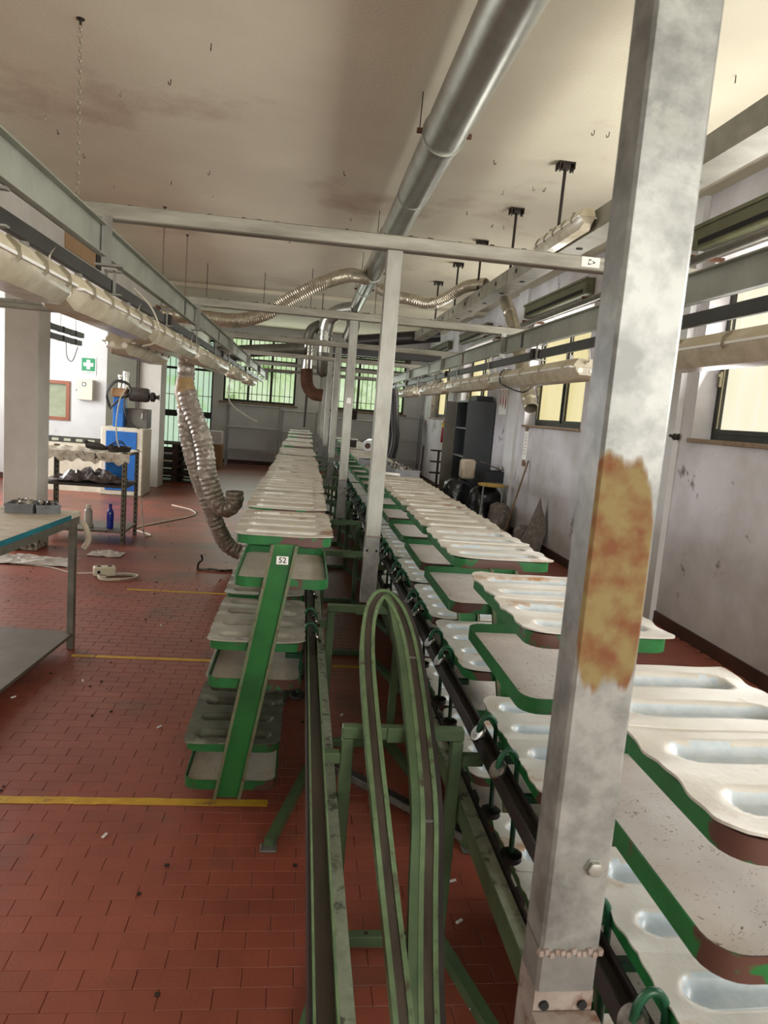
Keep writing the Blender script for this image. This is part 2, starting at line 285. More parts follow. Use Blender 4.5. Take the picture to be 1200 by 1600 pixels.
# ------------------------------------------------------------------ mesh helpers
class MB:
    def __init__(s): s.v = []; s.f = []; s.smooth = False
    def add(s, vs, fs):
        o = len(s.v); s.v += [tuple(v) for v in vs]; s.f += [tuple(i+o for i in f) for f in fs]; return s
    def box(s, x0, x1, y0, y1, z0, z1):
        vs = [(x, y, z) for z in (z0, z1) for y in (y0, y1) for x in (x0, x1)]
        return s.add(vs, [(0, 2, 3, 1), (4, 5, 7, 6), (0, 1, 5, 4), (2, 6, 7, 3), (0, 4, 6, 2), (1, 3, 7, 5)])
    def bbox(s, x0, x1, y0, y1, z0, z1, b=0.004):
        """box whose upright and level edges are chamfered"""
        xs, ys, zs = (x0, x1), (y0, y1), (z0, z1)
        pr = [(x0+b, y0), (x1-b, y0), (x1, y0+b), (x1, y1-b), (x1-b, y1), (x0+b, y1), (x0, y1-b), (x0, y0+b)]
        pi = [(x0+b, y0+b)]*0
        def inset(p): return (min(max(p[0], x0+b), x1-b), min(max(p[1], y0+b), y1-b))
        vs = [(*inset(p), z0) for p in pr]+[(*p, z0+b) for p in pr]+[(*p, z1-b) for p in pr]+[(*inset(p), z1) for p in pr]
        fs = [tuple(reversed(range(8))), tuple(range(24, 32))]
        for k in range(3):
            for i in range(8):
                j = (i+1) % 8; fs.append((k*8+i, k*8+j, k*8+8+j, k*8+8+i))
        return s.add(vs, fs)
    def obox(s, a, b, w, h, up=(0, 0, 1)):
        """bar of section w x h from a to b"""
        a, b = Vector(a), Vector(b); d = (b-a).normalized(); u = Vector(up)
        sd = d.cross(u)
        if sd.length < 1e-4: sd = d.cross(Vector((0, 1, 0)))
        sd.normalize(); u = sd.cross(d).normalized()
        vs = []
        for p in (a, b):
            for i, j in ((-1, -1), (1, -1), (1, 1), (-1, 1)):
                vs.append(p+sd*(i*w/2)+u*(j*h/2))
        return s.add(vs, [(3, 2, 1, 0), (4, 5, 6, 7), (0, 1, 5, 4), (1, 2, 6, 5), (2, 3, 7, 6), (3, 0, 4, 7)])
    def profile(s, pts, path, up=(0, 0, 1), closed=True, cap=True):
        """sweep a 2-D outline (side, up) along a path"""
        P = [Vector(p) for p in path]; n = len(pts); vs = []
        for i, p in enumerate(P):
            d = (P[min(i+1, len(P)-1)]-P[max(i-1, 0)]).normalized(); sd = d.cross(Vector(up)).normalized(); u = sd.cross(d).normalized()
            vs += [p+sd*a+u*b for a, b in pts]
        fs = []
        for i in range(len(P)-1):
            for k in range(n if closed else n-1):
                l = (k+1) % n; fs.append((i*n+k, i*n+l, (i+1)*n+l, (i+1)*n+k))
        if cap: fs += [tuple(reversed(range(n))), tuple(range((len(P)-1)*n, len(P)*n))]
        return s.add(vs, fs)
    def tube(s, path, r, n=10, cap=True, rfun=None):
        P = [Vector(p) for p in path]; vs = []; prev = None
        for i, p in enumerate(P):
            d = (P[min(i+1, len(P)-1)]-P[max(i-1, 0)]).normalized()
            if prev is None:
                q = Vector((0, 0, 1)) if abs(d.z) < 0.9 else Vector((1, 0, 0)); a = d.cross(q).normalized()
            else:
                a = (prev-d*prev.dot(d)).normalized()
            prev = a; b = d.cross(a); rr = rfun(i) if rfun else r
            vs += [p+(a*math.cos(2*math.pi*k/n)+b*math.sin(2*math.pi*k/n))*rr for k in range(n)]
        fs = []
        for i in range(len(P)-1):
            for k in range(n):
                l = (k+1) % n; fs.append((i*n+k, i*n+l, (i+1)*n+l, (i+1)*n+k))
        if cap: fs += [tuple(reversed(range(n))), tuple(range((len(P)-1)*n, len(P)*n))]
        s.smooth = True
        return s.add(vs, fs)
    def lathe(s, prof, c=(0, 0, 0), n=20, axis='z'):
        vs = []
        for r, z in prof:
            for k in range(n):
                a = 2*math.pi*k/n; p = (r*math.cos(a), r*math.sin(a), z)
                if axis == 'x': p = (p[2], p[0], p[1])
                if axis == 'y': p = (p[0], p[2], p[1])
                vs.append((p[0]+c[0], p[1]+c[1], p[2]+c[2]))
        fs = []
        for i in range(len(prof)-1):
            for k in range(n):
                l = (k+1) % n; fs.append((i*n+k, i*n+l, (i+1)*n+l, (i+1)*n+k))
        fs += [tuple(reversed(range(n))), tuple(range((len(prof)-1)*n, len(prof)*n))]
        s.smooth = True
        return s.add(vs, fs)
    def grid(s, fn, nu, nv):
        vs = [fn(i/nu, j/nv) for j in range(nv+1) for i in range(nu+1)]
        fs = [(j*(nu+1)+i, j*(nu+1)+i+1, (j+1)*(nu+1)+i+1, (j+1)*(nu+1)+i) for j in range(nv) for i in range(nu)]
        return s.add(vs, fs)
    def mesh(s, name, m, smooth=None):
        me = bpy.data.meshes.new(name); me.from_pydata([tuple(v) for v in s.v], [], s.f)
        me.materials.append(m if not isinstance(m, str) else M[m])
        if (s.smooth if smooth is None else smooth):
            me.polygons.foreach_set('use_smooth', [True]*len(me.polygons))
            try: me.set_sharp_from_angle(angle=R(38))
            except Exception: pass
        if s.smooth:
            import bmesh
            bm_ = bmesh.new(); bm_.from_mesh(me); bmesh.ops.recalc_face_normals(bm_, faces=bm_.faces); bm_.to_mesh(me); bm_.free()
            if smooth is not False:
                try: me.set_sharp_from_angle(angle=R(38))
                except Exception: pass
        me.update(); return me
    def obj(s, name, m, parent=None, smooth=None):
        return link(name, s.mesh(name, m, smooth), parent)
def link(name, data, parent=None):
    o = bpy.data.objects.new(name, data); COL.objects.link(o)
    if parent is not None: o.parent = parent
    return o
def tag(o, label=None, cat=None, group=None, kind=None):
    if label: o['label'] = label
    if cat: o['category'] = cat
    if group: o['group'] = group
    if kind: o['kind'] = kind
    return o
def thing(name, label, cat, loc=(0, 0, 0), rz=0, group=None):
    o = bpy.data.objects.new(name, None); COL.objects.link(o); o.location = loc; o.rotation_euler = (0, 0, rz)
    o.empty_display_size = 0.1
    return tag(o, label, cat, group)
def kids(o): return [c for c in ALLK.get(o.name, [])]
ALLK = {}
def dup(root, loc=None, rz=None, label=None, group=None, swap=None):
    """copy a thing with its parts and sub-parts"""
    def cp(o, par):
        c = o.copy(); COL.objects.link(c); c.parent = par
        if swap and c.data is not None and c.data.name in swap: c.data = swap[c.data.name]
        for ch in o.children: cp(ch, c)
        return c
    r = cp(root, None)
    if loc is not None: r.location = loc
    if rz is not None: r.rotation_euler = (0, 0, rz)
    if label: r['label'] = label
    if group: r['group'] = group
    return r
def smoothpath(pts, k=8):
    """Catmull-Rom through the points"""
    P = [Vector(p) for p in pts]; P = [P[0]*2-P[1]]+P+[P[-1]*2-P[-2]]; out = []
    for i in range(1, len(P)-2):
        for j in range(k):
            t = j/k; a, b, c, d = P[i-1:i+3]
            out.append(0.5*((2*b)+(c-a)*t+(2*a-5*b+4*c-d)*t*t+(3*b-a-3*c+d)*t**3))
    out.append(P[-2]); return out
def text_mesh(txt, size, name, m, extrude=0.0004):
    cu = bpy.data.curves.new(name, 'FONT'); cu.body = txt; cu.size = size; cu.extrude = extrude; cu.align_x = 'CENTER'; cu.align_y = 'CENTER'
    cu.offset = size*0.012
    o = bpy.data.objects.new(name, cu); COL.objects.link(o)
    dg = bpy.context.evaluated_depsgraph_get(); dg.update()
    me = bpy.data.meshes.new_from_object(o.evaluated_get(dg)); bpy.data.objects.remove(o)
    me.name = name; me.materials.clear(); me.materials.append(M[m]); return me
ORD = ['first', 'second', 'third', 'fourth', 'fifth', 'sixth', 'seventh', 'eighth', 'ninth', 'tenth', 'eleventh', 'twelfth',
       'thirteenth', 'fourteenth', 'fifteenth', 'sixteenth', 'seventeenth', 'eighteenth', 'nineteenth', 'twentieth', 'twenty-first', 'twenty-second']

# ------------------------------------------------------------------ the room
CZ = 3.53; WX = 3.13; BY = 19.0; LX = -5.9
TW, TL = 0.072, 0.145
def wall_with_holes(name, axis, at, thick, u0, u1, z0, z1, holes, m, par=None):
    """wall slab on x=at or y=at with rectangular openings (ua, ub, za, zb)"""
    mb = MB()
    us = sorted(set([u0, u1]+[h[0] for h in holes]+[h[1] for h in holes])); zs = sorted(set([z0, z1]+[h[2] for h in holes]+[h[3] for h in holes]))
    for a, b in zip(us, us[1:]):
        for c, d in zip(zs, zs[1:]):
            um, zm = (a+b)/2, (c+d)/2
            if any(h[0] < um < h[1] and h[2] < zm < h[3] for h in holes): continue
            if axis == 'x': mb.box(at, at+thick, a, b, c, d) if thick > 0 else mb.box(at+thick, at, a, b, c, d)
            else: mb.box(a, b, at, at+thick, c, d) if thick > 0 else mb.box(a, b, at+thick, at, c, d)
    return tag(mb.obj(name, m, par), kind='structure')

fl = MB().box(LX-0.2, WX+0.35, -4.2, BY+0.3, -0.2, -0.006).obj('floor', M['grout']); tag(fl, kind='structure')
# single tiles: the 300 nearest in view, the rest of the near floor as one mesh, material beyond
def tile_xy(i, j): return i*TL+(j % 2)*TL/2, j*TW
JMAX = int(6.2/TW); cand = []
for j in range(int(0.75/TW), JMAX+1):
    for i in range(int(LX/TL), int(WX/TL)+1):
        x, y = tile_xy(i, j)
        if x < LX or x+TL > WX+0.02: continue
        cand.append((i, j, x+TL/2, y+TW/2))
def vis(c):
    i, j, x, y = c
    if not (1.5 < y < 3.6): return 1e9
    if x > 0.62 or x < -0.12-0.36*y: return 1e9
    return math.hypot(x, y)
cand.sort(key=vis); near = cand[:300]; rest = cand[300:]
def tile_mb(mb, x, y, dz=0.0):
    g, c = 0.0007, 0.0012; x0, x1, y0, y1 = x+g, x+TL-g, y+g, y+TW-g
    vs = [(x0, y0, -0.006), (x1, y0, -0.006), (x1, y1, -0.006), (x0, y1, -0.006), (x0, y0, -0.0015+dz), (x1, y0, -0.0015+dz), (x1, y1, -0.0015+dz), (x0, y1, -0.0015+dz),
          (x0+c, y0+c, dz), (x1-c, y0+c, dz), (x1-c, y1-c, dz), (x0+c, y1-c, dz)]
    return mb.add(vs, [(0, 1, 5, 4), (1, 2, 6, 5), (2, 3, 7, 6), (3, 0, 4, 7), (4, 5, 9, 8), (5, 6, 10, 9), (6, 7, 11, 10), (7, 4, 8, 11), (8, 9, 10, 11)])
tmesh = tile_mb(MB(), 0, 0).mesh('tile', M['tile'])
for i, j, x, y in near:
    o = link('tile', tmesh, fl); xx, yy = tile_xy(i, j); o.location = (xx, yy, random.uniform(-0.0006, 0.0004))
mb = MB()
for i, j, x, y in rest:
    xx, yy = tile_xy(i, j); tile_mb(mb, xx, yy, random.uniform(-0.0006, 0.0004))
yf = (JMAX+1)*TW
mb.box(LX, WX, yf, BY, -0.006, -0.0002)
tag(mb.obj('tile_field', M['tile'], fl), kind='stuff')

tag(MB().box(LX-0.2, WX+0.35, -4.2, BY+0.3, CZ, CZ+0.2).obj('ceiling', M['ceiling']), kind='structure')
tag(MB().box(LX, WX, 12.9, 13.3, CZ-0.06, CZ).obj('trim_1', M['ceiling']), kind='structure')
tag(MB().box(-2.86, -2.47, -4.0, 19.0, 2.95, CZ).obj('trim_2', M['column']), kind='structure')
WZ0, WZ1 = 1.6, 3.0
WIN = [(-3.65, -1.55), (0.55, 2.65), (3.4, 5.53), (7.91, 10.04), (12.3, 14.4), (15.7, 17.8)]
wr = wall_with_holes('wall_right', 'x', WX, 0.30, -4.0, BY, 0, CZ, [(a, b, WZ0, WZ1) for a, b in WIN], M['wall_dirty'])
BW = [(-2.1, -0.25), (0.75, 2.62)]
TALL = (-3.86, -2.35)
wb = wall_with_holes('wall_back', 'y', BY, 0.30, LX, WX+0.3, 0, CZ, [(a, b, 1.6, 3.25) for a, b in BW]+[(TALL[0], TALL[1], 0.22, 3.1)], M['wall'])
wall_with_holes('wall_left', 'x', LX, -0.2, -4.0, BY, 0, CZ, [(-1.5, 2.5, 1.2, 3.0), (7.3, 11.3, 1.2, 3.0)], M['wall'])
wall_with_holes('wall_front', 'y', -4.0, -0.2, LX, WX, 0, CZ, [(-1.7, 2.9, 1.3, 3.05)], M['wall'])
# partition of the left bay that faces the hall
wp = wall_with_holes('wall_partition', 'y', 12.75, 0.2, LX, -2.83, 0, CZ, [(-4.5, -3.93, 1.05, 1.71)], M['wall'])
tag(MB().bbox(-3.33, -2.84, 12.70, 12.748, 0.0, 2.95, 0.006).obj('recess_shade_panel', M['olive_wall']), 'tall olive grey panel standing in for the darker recess at the white partition', 'door')  # added sheet; the dimness of the deeper wall recess is in its colour
for nm, x0, x1, y0, y1 in (('trim_3', -2.82, -2.45, 12.8, 13.25),):
    c = MB().bbox(x0, x1, y0, y1, 0, 2.95, 0.01).obj(nm, M['column']); tag(c, kind='structure')
c = MB().bbox(-2.82, -2.51, 7.2, 7.52, 0.30, 2.95, 0.008).obj('trim_4', M['column']); tag(c, kind='structure')
MBp = MB()
MBp.bbox(-2.83, -2.50, 7.19, 7.53, 0.0, 0.31, 0.012); MBp.obj('plinth', M['peel'], c)
tag(MB().box(WX-0.015, WX, -4.0, BY, 0, 0.10).obj('baseboard_right', M['skirting']), kind='structure')
tag(MB().box(-2.4, WX-0.02, BY-0.015, BY, 0, 0.10).obj('baseboard_back', M['skirting']), kind='structure')
tag(MB().box(LX, -3.34, 12.73, 12.75, 0, 0.10).obj('baseboard_left', M['skirting']), kind='structure')
# slight pilaster strips and wire conduits on the right wall
for k, (a, b) in enumerate(((5.72, 6.02), (10.3, 10.75), (14.9, 15.3))):
    tag(MB().box(WX-0.05, WX, a, b, 0, CZ).obj('trim_%d' % (5+k), M['wall']), kind='structure')

# ------------------------------------------------------------------ windows
def side_window(k, y0, y1, pane, shutter=True):
    x = WX+0.165; w = MB()
    w.box(x, x+0.05, y0, y1, WZ0, WZ0+0.05); w.box(x, x+0.05, y0, y1, WZ1-0.05, WZ1)
    w.box(x, x+0.05, y0, y0+0.05, WZ0+0.05, WZ1-0.05); w.box(x, x+0.05, y1-0.05, y1, WZ0+0.05, WZ1-0.05)
    f = w.obj('window_%d' % k, M['frame']); tag(f, kind='structure')
    ym = (y0+y1)/2
    MB().box(x+0.002, x+0.052, ym-0.035, ym+0.035, WZ0+0.05, WZ1-0.05).obj('mullion', M['frame'], f)
    MB().box(x+0.002, x+0.052, y0+0.05, y1-0.05, 2.62, 2.66).obj('transom', M['frame'], f)
    for a, b in ((y0+0.05, ym-0.035), (ym+0.035, y1-0.05)):
        for za, zb in ((WZ0+0.05, 2.62), (2.66, WZ1-0.05)):
            MB().box(x+0.03, x+0.036, a, b, za, zb).obj('pane', pane, f)
        s = MB()
        for (c, d, e, g) in ((a, b, WZ0+0.05, WZ0+0.085), (a, a+0.03, WZ0+0.085, 2.60), (b-0.03, b, WZ0+0.085, 2.60)):
            s.box(x-0.012, x+0.028, c, d, e, g)
        s.obj('sash', M['frame'], f)
        for c in (b-0.034,): MB().box(x-0.014, x-0.011, c-0.014, c, WZ0+0.09, 2.60).obj('beading', M['frame_pale'], f)
    h = MB().box(x-0.03, x-0.012, y1-0.075, y1-0.06, 2.02, 2.14)
    h.box(x-0.045, x-0.03, y1-0.075, y1-0.06, 2.10, 2.12); h.obj('handle', M['frame_pale'], f)
    MB().bbox(WX-0.03, x+0.02, y0-0.02, y1+0.02, WZ0-0.035, WZ0, 0.005).obj('sill', M['sill'], f)
    if shutter:
        s = tag(MB().bbox(WX-0.10, WX-0.001, y0+0.05, y1+0.22, 3.10, 3.28, 0.01).obj('shutter_box', M['shutter']),
                'olive metal shutter box over the %s window along the right-side wall' % ORD[k-1], 'shutter box')
        MB().box(WX-0.112, WX-0.101, y0+0.03, y1+0.24, 3.255, 3.285).obj('lip', M['shutter'], s)
        MB().box(WX-0.104, WX-0.1, y0+0.15, y1+0.12, 3.125, 3.165).obj('slot', M['hole'], s)
    # bare conduit beside the window
    cv = MB().tube([(WX-0.012, y1+0.33, CZ-0.02), (WX-0.012, y1+0.33, WZ0-0.03)], 0.006, 6)
    if k >= 2: tag(cv.obj('wall_conduit', M['wire']), 'thin grey conduit down the wall just beyond the %s window' % ORD[k-1], 'cable')
for k, (a, b) in enumerate(WIN[1:5]):
    side_window(k+1, a, b, M['pane'] if k < 2 else M['pane_yellow'])
side_window(5, *WIN[5], M['pane_yellow'])
def bars(f, u0, u1, z0, z1, n, y):
    for i in range(n):
        x = u0+(u1-u0)*(i+0.5)/n
        MB().box(x-0.008, x+0.008, y, y+0.012, z0, z1).obj('bar', M['bar'], f)
    for z in (z0+0.16, (z0+z1)/2): MB().box(u0, u1, y+0.001, y+0.011, z-0.008, z+0.008).obj('crossbar', M['bar'], f)
for k, (a, b) in enumerate(BW):
    y = BY+0.12; w = MB()
    w.box(a, b, y, y+0.05, 1.6, 1.66); w.box(a, b, y, y+0.05, 3.19, 3.25); w.box(a, a+0.05, y, y+0.05, 1.66, 3.19); w.box(b-0.05, b, y, y+0.05, 1.66, 3.19)
    w.box(a+0.05, b-0.05, y, y+0.05, 2.62, 2.72)
    f = w.obj('window_%d' % (6+k), M['frame']); tag(f, kind='structure')
    n = 3
    for i in range(n):
        c = a+0.05+(b-a-0.1)*i/n; d = a+0.05+(b-a-0.1)*(i+1)/n
        if i: MB().box(c-0.03, c+0.03, y-0.002, y+0.052, 1.66, 3.19).obj('mullion', M['frame'], f)
        for za, zb in ((1.66, 2.62), (2.72, 3.19)): MB().box(c, d, y+0.035, y+0.04, za, zb).obj('pane', M['pane_green'], f)
        bars(f, c+0.03, d-0.03, 1.66, 3.19, 4, y+0.012)
    MB().bbox(a-0.08, b+0.08, BY-0.06, BY+0.12, 1.55, 1.6, 0.006).obj('sill', M['sill'], f)
a, b = TALL; y = BY+0.12; w = MB()
w.box(a, b, y, y+0.05, 0.22, 0.27); w.box(a, b, y, y+0.05, 3.05, 3.1); w.box(a, a+0.05, y, y+0.05, 0.27, 3.05); w.box(b-0.05, b, y, y+0.05, 0.27, 3.05); w.box(a+0.05, b-0.05, y, y+0.05, 1.10, 1.26); w.box(a+0.05, b-0.05, y, y+0.05, 2.3, 2.36)
f = w.obj('window_8', M['frame']); tag(f, kind='structure')
for i in range(2):
    c = a+0.05+(b-a-0.1)*i/2; d = a+0.05+(b-a-0.1)*(i+1)/2
    for za, zb in ((0.27, 1.10), (1.26, 2.3), (2.36, 3.05)): MB().box(c, d, y+0.035, y+0.04, za, zb).obj('pane', M['pane_mint'], f)
    bars(f, c, d, 0.27, 3.05, 5, y+0.01)
# rear and side windows outside the photograph that let the daylight in
for k, (nm, args) in enumerate((('window_9', ('x', LX+0.0, -1.5, 2.5, 1.2, 3.0)), ('window_10', ('x', LX+0.0, 7.3, 11.3, 1.2, 3.0)), ('window_11', ('y', -4.0, -1.7, 2.9, 1.3, 3.05)))):
    ax, at, u0, u1, z0, z1 = args; w = MB()
    for (p, q, r_, s_) in ((u0, u1, z0, z0+.05), (u0, u1, z1-.05, z1), (u0, u0+.05, z0+.05, z1-.05), (u1-.05, u1, z0+.05, z1-.05), ((u0+u1)/2-.03, (u0+u1)/2+.03, z0+.05, z1-.05)):
        if ax == 'x': w.box(at-0.16, at-0.12, p, q, r_, s_)
        else: w.box(p, q, at-0.16, at-0.12, r_, s_)
    f = w.obj(nm, M['frame']); tag(f, kind='structure')
    if ax == 'x': MB().box(at-0.145, at-0.14, u0, u1, z0, z1).obj('pane', M['pane'], f)
    else: MB().box(u0, u1, at-0.145, at-0.14, z0, z1).obj('pane', M['pane'], f)

# ------------------------------------------------------------------ T-frames (posts and cross beams)
XC = 0.352
PY = [0.705, 3.257, 5.849, 8.44, 11.03, 13.6, 16.2]
def hexbolt(c, r=0.012, axis='y', h=0.01):
    return MB().lathe([(r*1.25, 0), (r*1.25, h*0.2), (r, h*0.2), (r, h*0.9), (r*0.8, h)], c, 6, axis)
def tframe(i, y):
    near_ = i == 0
    t = thing('post_frame', 'thick galvanised post nearest to the camera, with an ochre rust stain' if near_ else '%s galvanised T post counted from the camera along the conveyor centre line' % ORD[i], 'post', (XC if not near_ else 0.3265, y, 0))
    pm = M['near_post'] if near_ else M['galv']
    hw = 0.0355 if not near_ else 0.0335
    dep = 0.052 if near_ else 0.045
    # hollow square post with rounded corners
    def rr(hx, hy, c=0.0035):
        return [(-hx+c, -hy), (hx-c, -hy), (hx, -hy+c), (hx, hy-c), (hx-c, hy), (-hx+c, hy), (-hx, hy-c), (-hx, -hy+c)]
    def colm(x, yy, z0, z1, hx, hy): 
        mb = MB(); p = rr(hx, hy); n = len(p)
        mb.add([(a+x, b+yy, z0) for a, b in p]+[(a+x, b+yy, z1) for a, b in p], [tuple(reversed(range(n))), tuple(range(n, 2*n))]+[(k, (k+1) % n, (k+1) % n+n, k+n) for k in range(n)])
        return mb
    colm(0, 0.0, 1.035, 2.307, hw, dep/2).obj('post', pm, t)
    colm(0, 0.0, 0.985, 1.033, hw*1.0, dep/2*0.98).obj('sleeve', M['galv_low'], t)
    s = MB()
    for k in range(12):
        a = -hw+k*hw*2/11; s.lathe([(0.001, -0.004), (0.0045, -0.003), (0.005, 0), (0.0035, 0.003)], (a, -dep/2, 1.034+0.002*math.sin(k*2.3)), 6, 'z')
    s.obj('weld_bead', M['rust_pale'], t)
    # pressed foot with two bolt holes
    ft = MB(); ft.box(-hw, hw, -dep/2+0.002, -dep/2+0.007, 0.72, 0.985); ft.box(-hw, -hw+0.005, -dep/2+0.007, dep/2, 0.72, 0.985); ft.box(hw-0.005, hw, -dep/2+0.007, dep/2, 0.72, 0.985)
    ft.box(-hw+0.005, hw-0.005, dep/2-0.005, dep/2, 0.72, 0.985)
    if near_: ft.box(-hw-0.002, hw+0.004, -dep/2-0.045, -dep/2+0.0, 0.953, 0.961)
    ft.obj('foot', M['rust_pale'] if near_ else M['galv_low'], t)
    for dx in (-0.022, 0.022):
        MB().lathe([(0.0055, -0.002), (0.0055, 0.002)], (dx, -dep/2+0.001, 0.968), 10, 'y').obj('bolt_hole', M['hole'], t)
    if near_:
        hexbolt((0.014, -dep/2, 1.135), 0.0085, 'y', -0.008).obj('bolt', M['galv'], t)
    x0, x1 = -1.40, 1.42
    bm = MB(); p = rr(0.0325, 0.031, 0.005); n = len(p)
    bm.add([(x0, a, 2.339+b) for a, b in p]+[(x1, a, 2.339+b) for a, b in p], [tuple(range(n)), tuple(reversed(range(n, 2*n)))]+[(k, k+n, (k+1) % n+n, (k+1) % n) for k in range(n)])
    bm.obj('cross_beam', M['galv_beam'], t)
    if i in (1, 2, 3):
        rg_ = random.Random(i); db = MB()
        for k in range(46):
            xx = rg_.uniform(-1.2, 1.3); r_ = rg_.uniform(0.002, 0.006)
            db.bbox(xx-r_*2, xx+r_*2, rg_.uniform(-0.02, 0.01), 0.02, 2.3702, 2.3702+r_*1.4, r_*0.3)
        tag(db.obj('dust_clumps', M['dirt'], t), kind='stuff')
    if i == 1:
        st = MB().box(0.84, 0.925, -0.0345, -0.033, 2.322, 2.366); so = st.obj('sticker', M['white'], t); so['label'] = 'white sticker with a recycling triangle'
        tr = MB()
        P = [(0.875, 2.357), (0.903, 2.343), (0.872, 2.333)]
        for k in range(3):
            (ax_, az), (bx_, bz) = P[k], P[(k+1) % 3]
            for f0, f1 in ((0.0, 0.38), (0.55, 0.98)):
                tr.obox((ax_+(bx_-ax_)*f0, -0.0348, az+(bz-az)*f0), (ax_+(bx_-ax_)*f1, -0.0348, az+(bz-az)*f1), 0.0006, 0.0035, up=(0.2, 0, 1))
        tr.obj('recycling_mark', M['ink'], so)
    if i == 2:
        MB().box(-0.016, 0.018, -dep/2-0.0012, -dep/2, 1.655, 1.70).obj('sticker', M['white'], t)
    return t
for i, y in enumerate(PY): tframe(i, y)

# ------------------------------------------------------------------ overhead rails with brackets, thin busbars
def overhead(xr, side, name):
    # side=+1: flanges point to +x (towards the hall centre for the left rail)
    y0, y1 = 0.2, 16.4; zt, zb = 2.285, 2.155
    t = thing('overhead_rail', '%s' % name, 'rail', (xr, y0, 0))
    cuts = [y0]+[p for p in PY[1:]]+[y1]
    for a, b in zip(cuts, cuts[1:]):
        mb = MB(); a_, b_ = a-y0+0.006, b-y0-0.006
        mb.box(-0.003, 0.003, a_, b_, zb, zt)
        for z0, z1 in ((zb, zb+0.006), (zt-0.006, zt)):
            mb.box(*sorted((0.0, side*0.03)), a_, b_, z0, z1)
        mb.obj('channel', M['rail'], t)
    for k, p in enumerate(PY[1:]):
        yy = p-y0-0.035
        mb = MB(); mb.box(*sorted((side*0.008, side*0.012)), yy, yy+0.05, zb-0.03, zt+0.04); mb.box(*sorted((side*0.012, side*0.05)), yy, yy+0.004, zb-0.03, zt+0.035)
        j = mb.obj('joint_plate', M['galv'], t)
        for z in (zb+0.02, (zt+zb)/2, zt-0.02): hexbolt((side*0.012, yy+0.025, z), 0.007, 'x', side*0.006).obj('bolt', M['clip'], j)
        MB().box(-0.02, 0.09, yy+0.005, yy+0.045, zb-0.036, zb-0.028).obj('foot_plate', M['galv'], t)
    for k in range(8):
        yy = 1.05+k*2.05
        MB().box(*sorted((side*0.0035, side*0.006)), yy, yy+0.05, zb+0.008, zt-0.01).obj('joint_strip', M['rust'] if k % 3 == 0 else M['rail_dark'], t)
    return t
overhead(-0.888, 1, 'long pale green-grey overhead channel rail above the left aisle, hung from the T beams')
overhead(1.60, -1, 'long grey overhead channel rail above the right-hand conveyor, hung from the T beams')
def busbar(x, side, name):
    t = thing('busbar', name, 'rail', (x, 0.2, 0))
    MB().bbox(-0.012, 0.012, 0, 15.9, 2.052, 2.108, 0.003).obj('bar', M['rail_dark'], t)
    for k in range(12):
        y = 0.75+k*1.29
        mb = MB(); mb.box(-0.022, -0.016, y, y+0.03, 2.045, 2.15); mb.box(0.016, 0.022, y, y+0.03, 2.045, 2.15); mb.box(-0.022, 0.05, y, y+0.03, 2.040, 2.046); mb.box(-0.022, 0.05, y, y+0.03, 2.142, 2.15)
        mb.obj('hanger', M['galv'], t)
    for k in range(4):
        y = 1.6+k*3.1; MB().bbox(-0.028, 0.028, y, y+0.07, 2.06, 2.125, 0.006).obj('plug_box', M['iron'], t)
    return t
busbar(-0.925, 1, 'thin black busbar strip hanging just below the left overhead rail')
busbar(1.565, -1, 'thin black busbar strip hanging just below the right overhead rail')

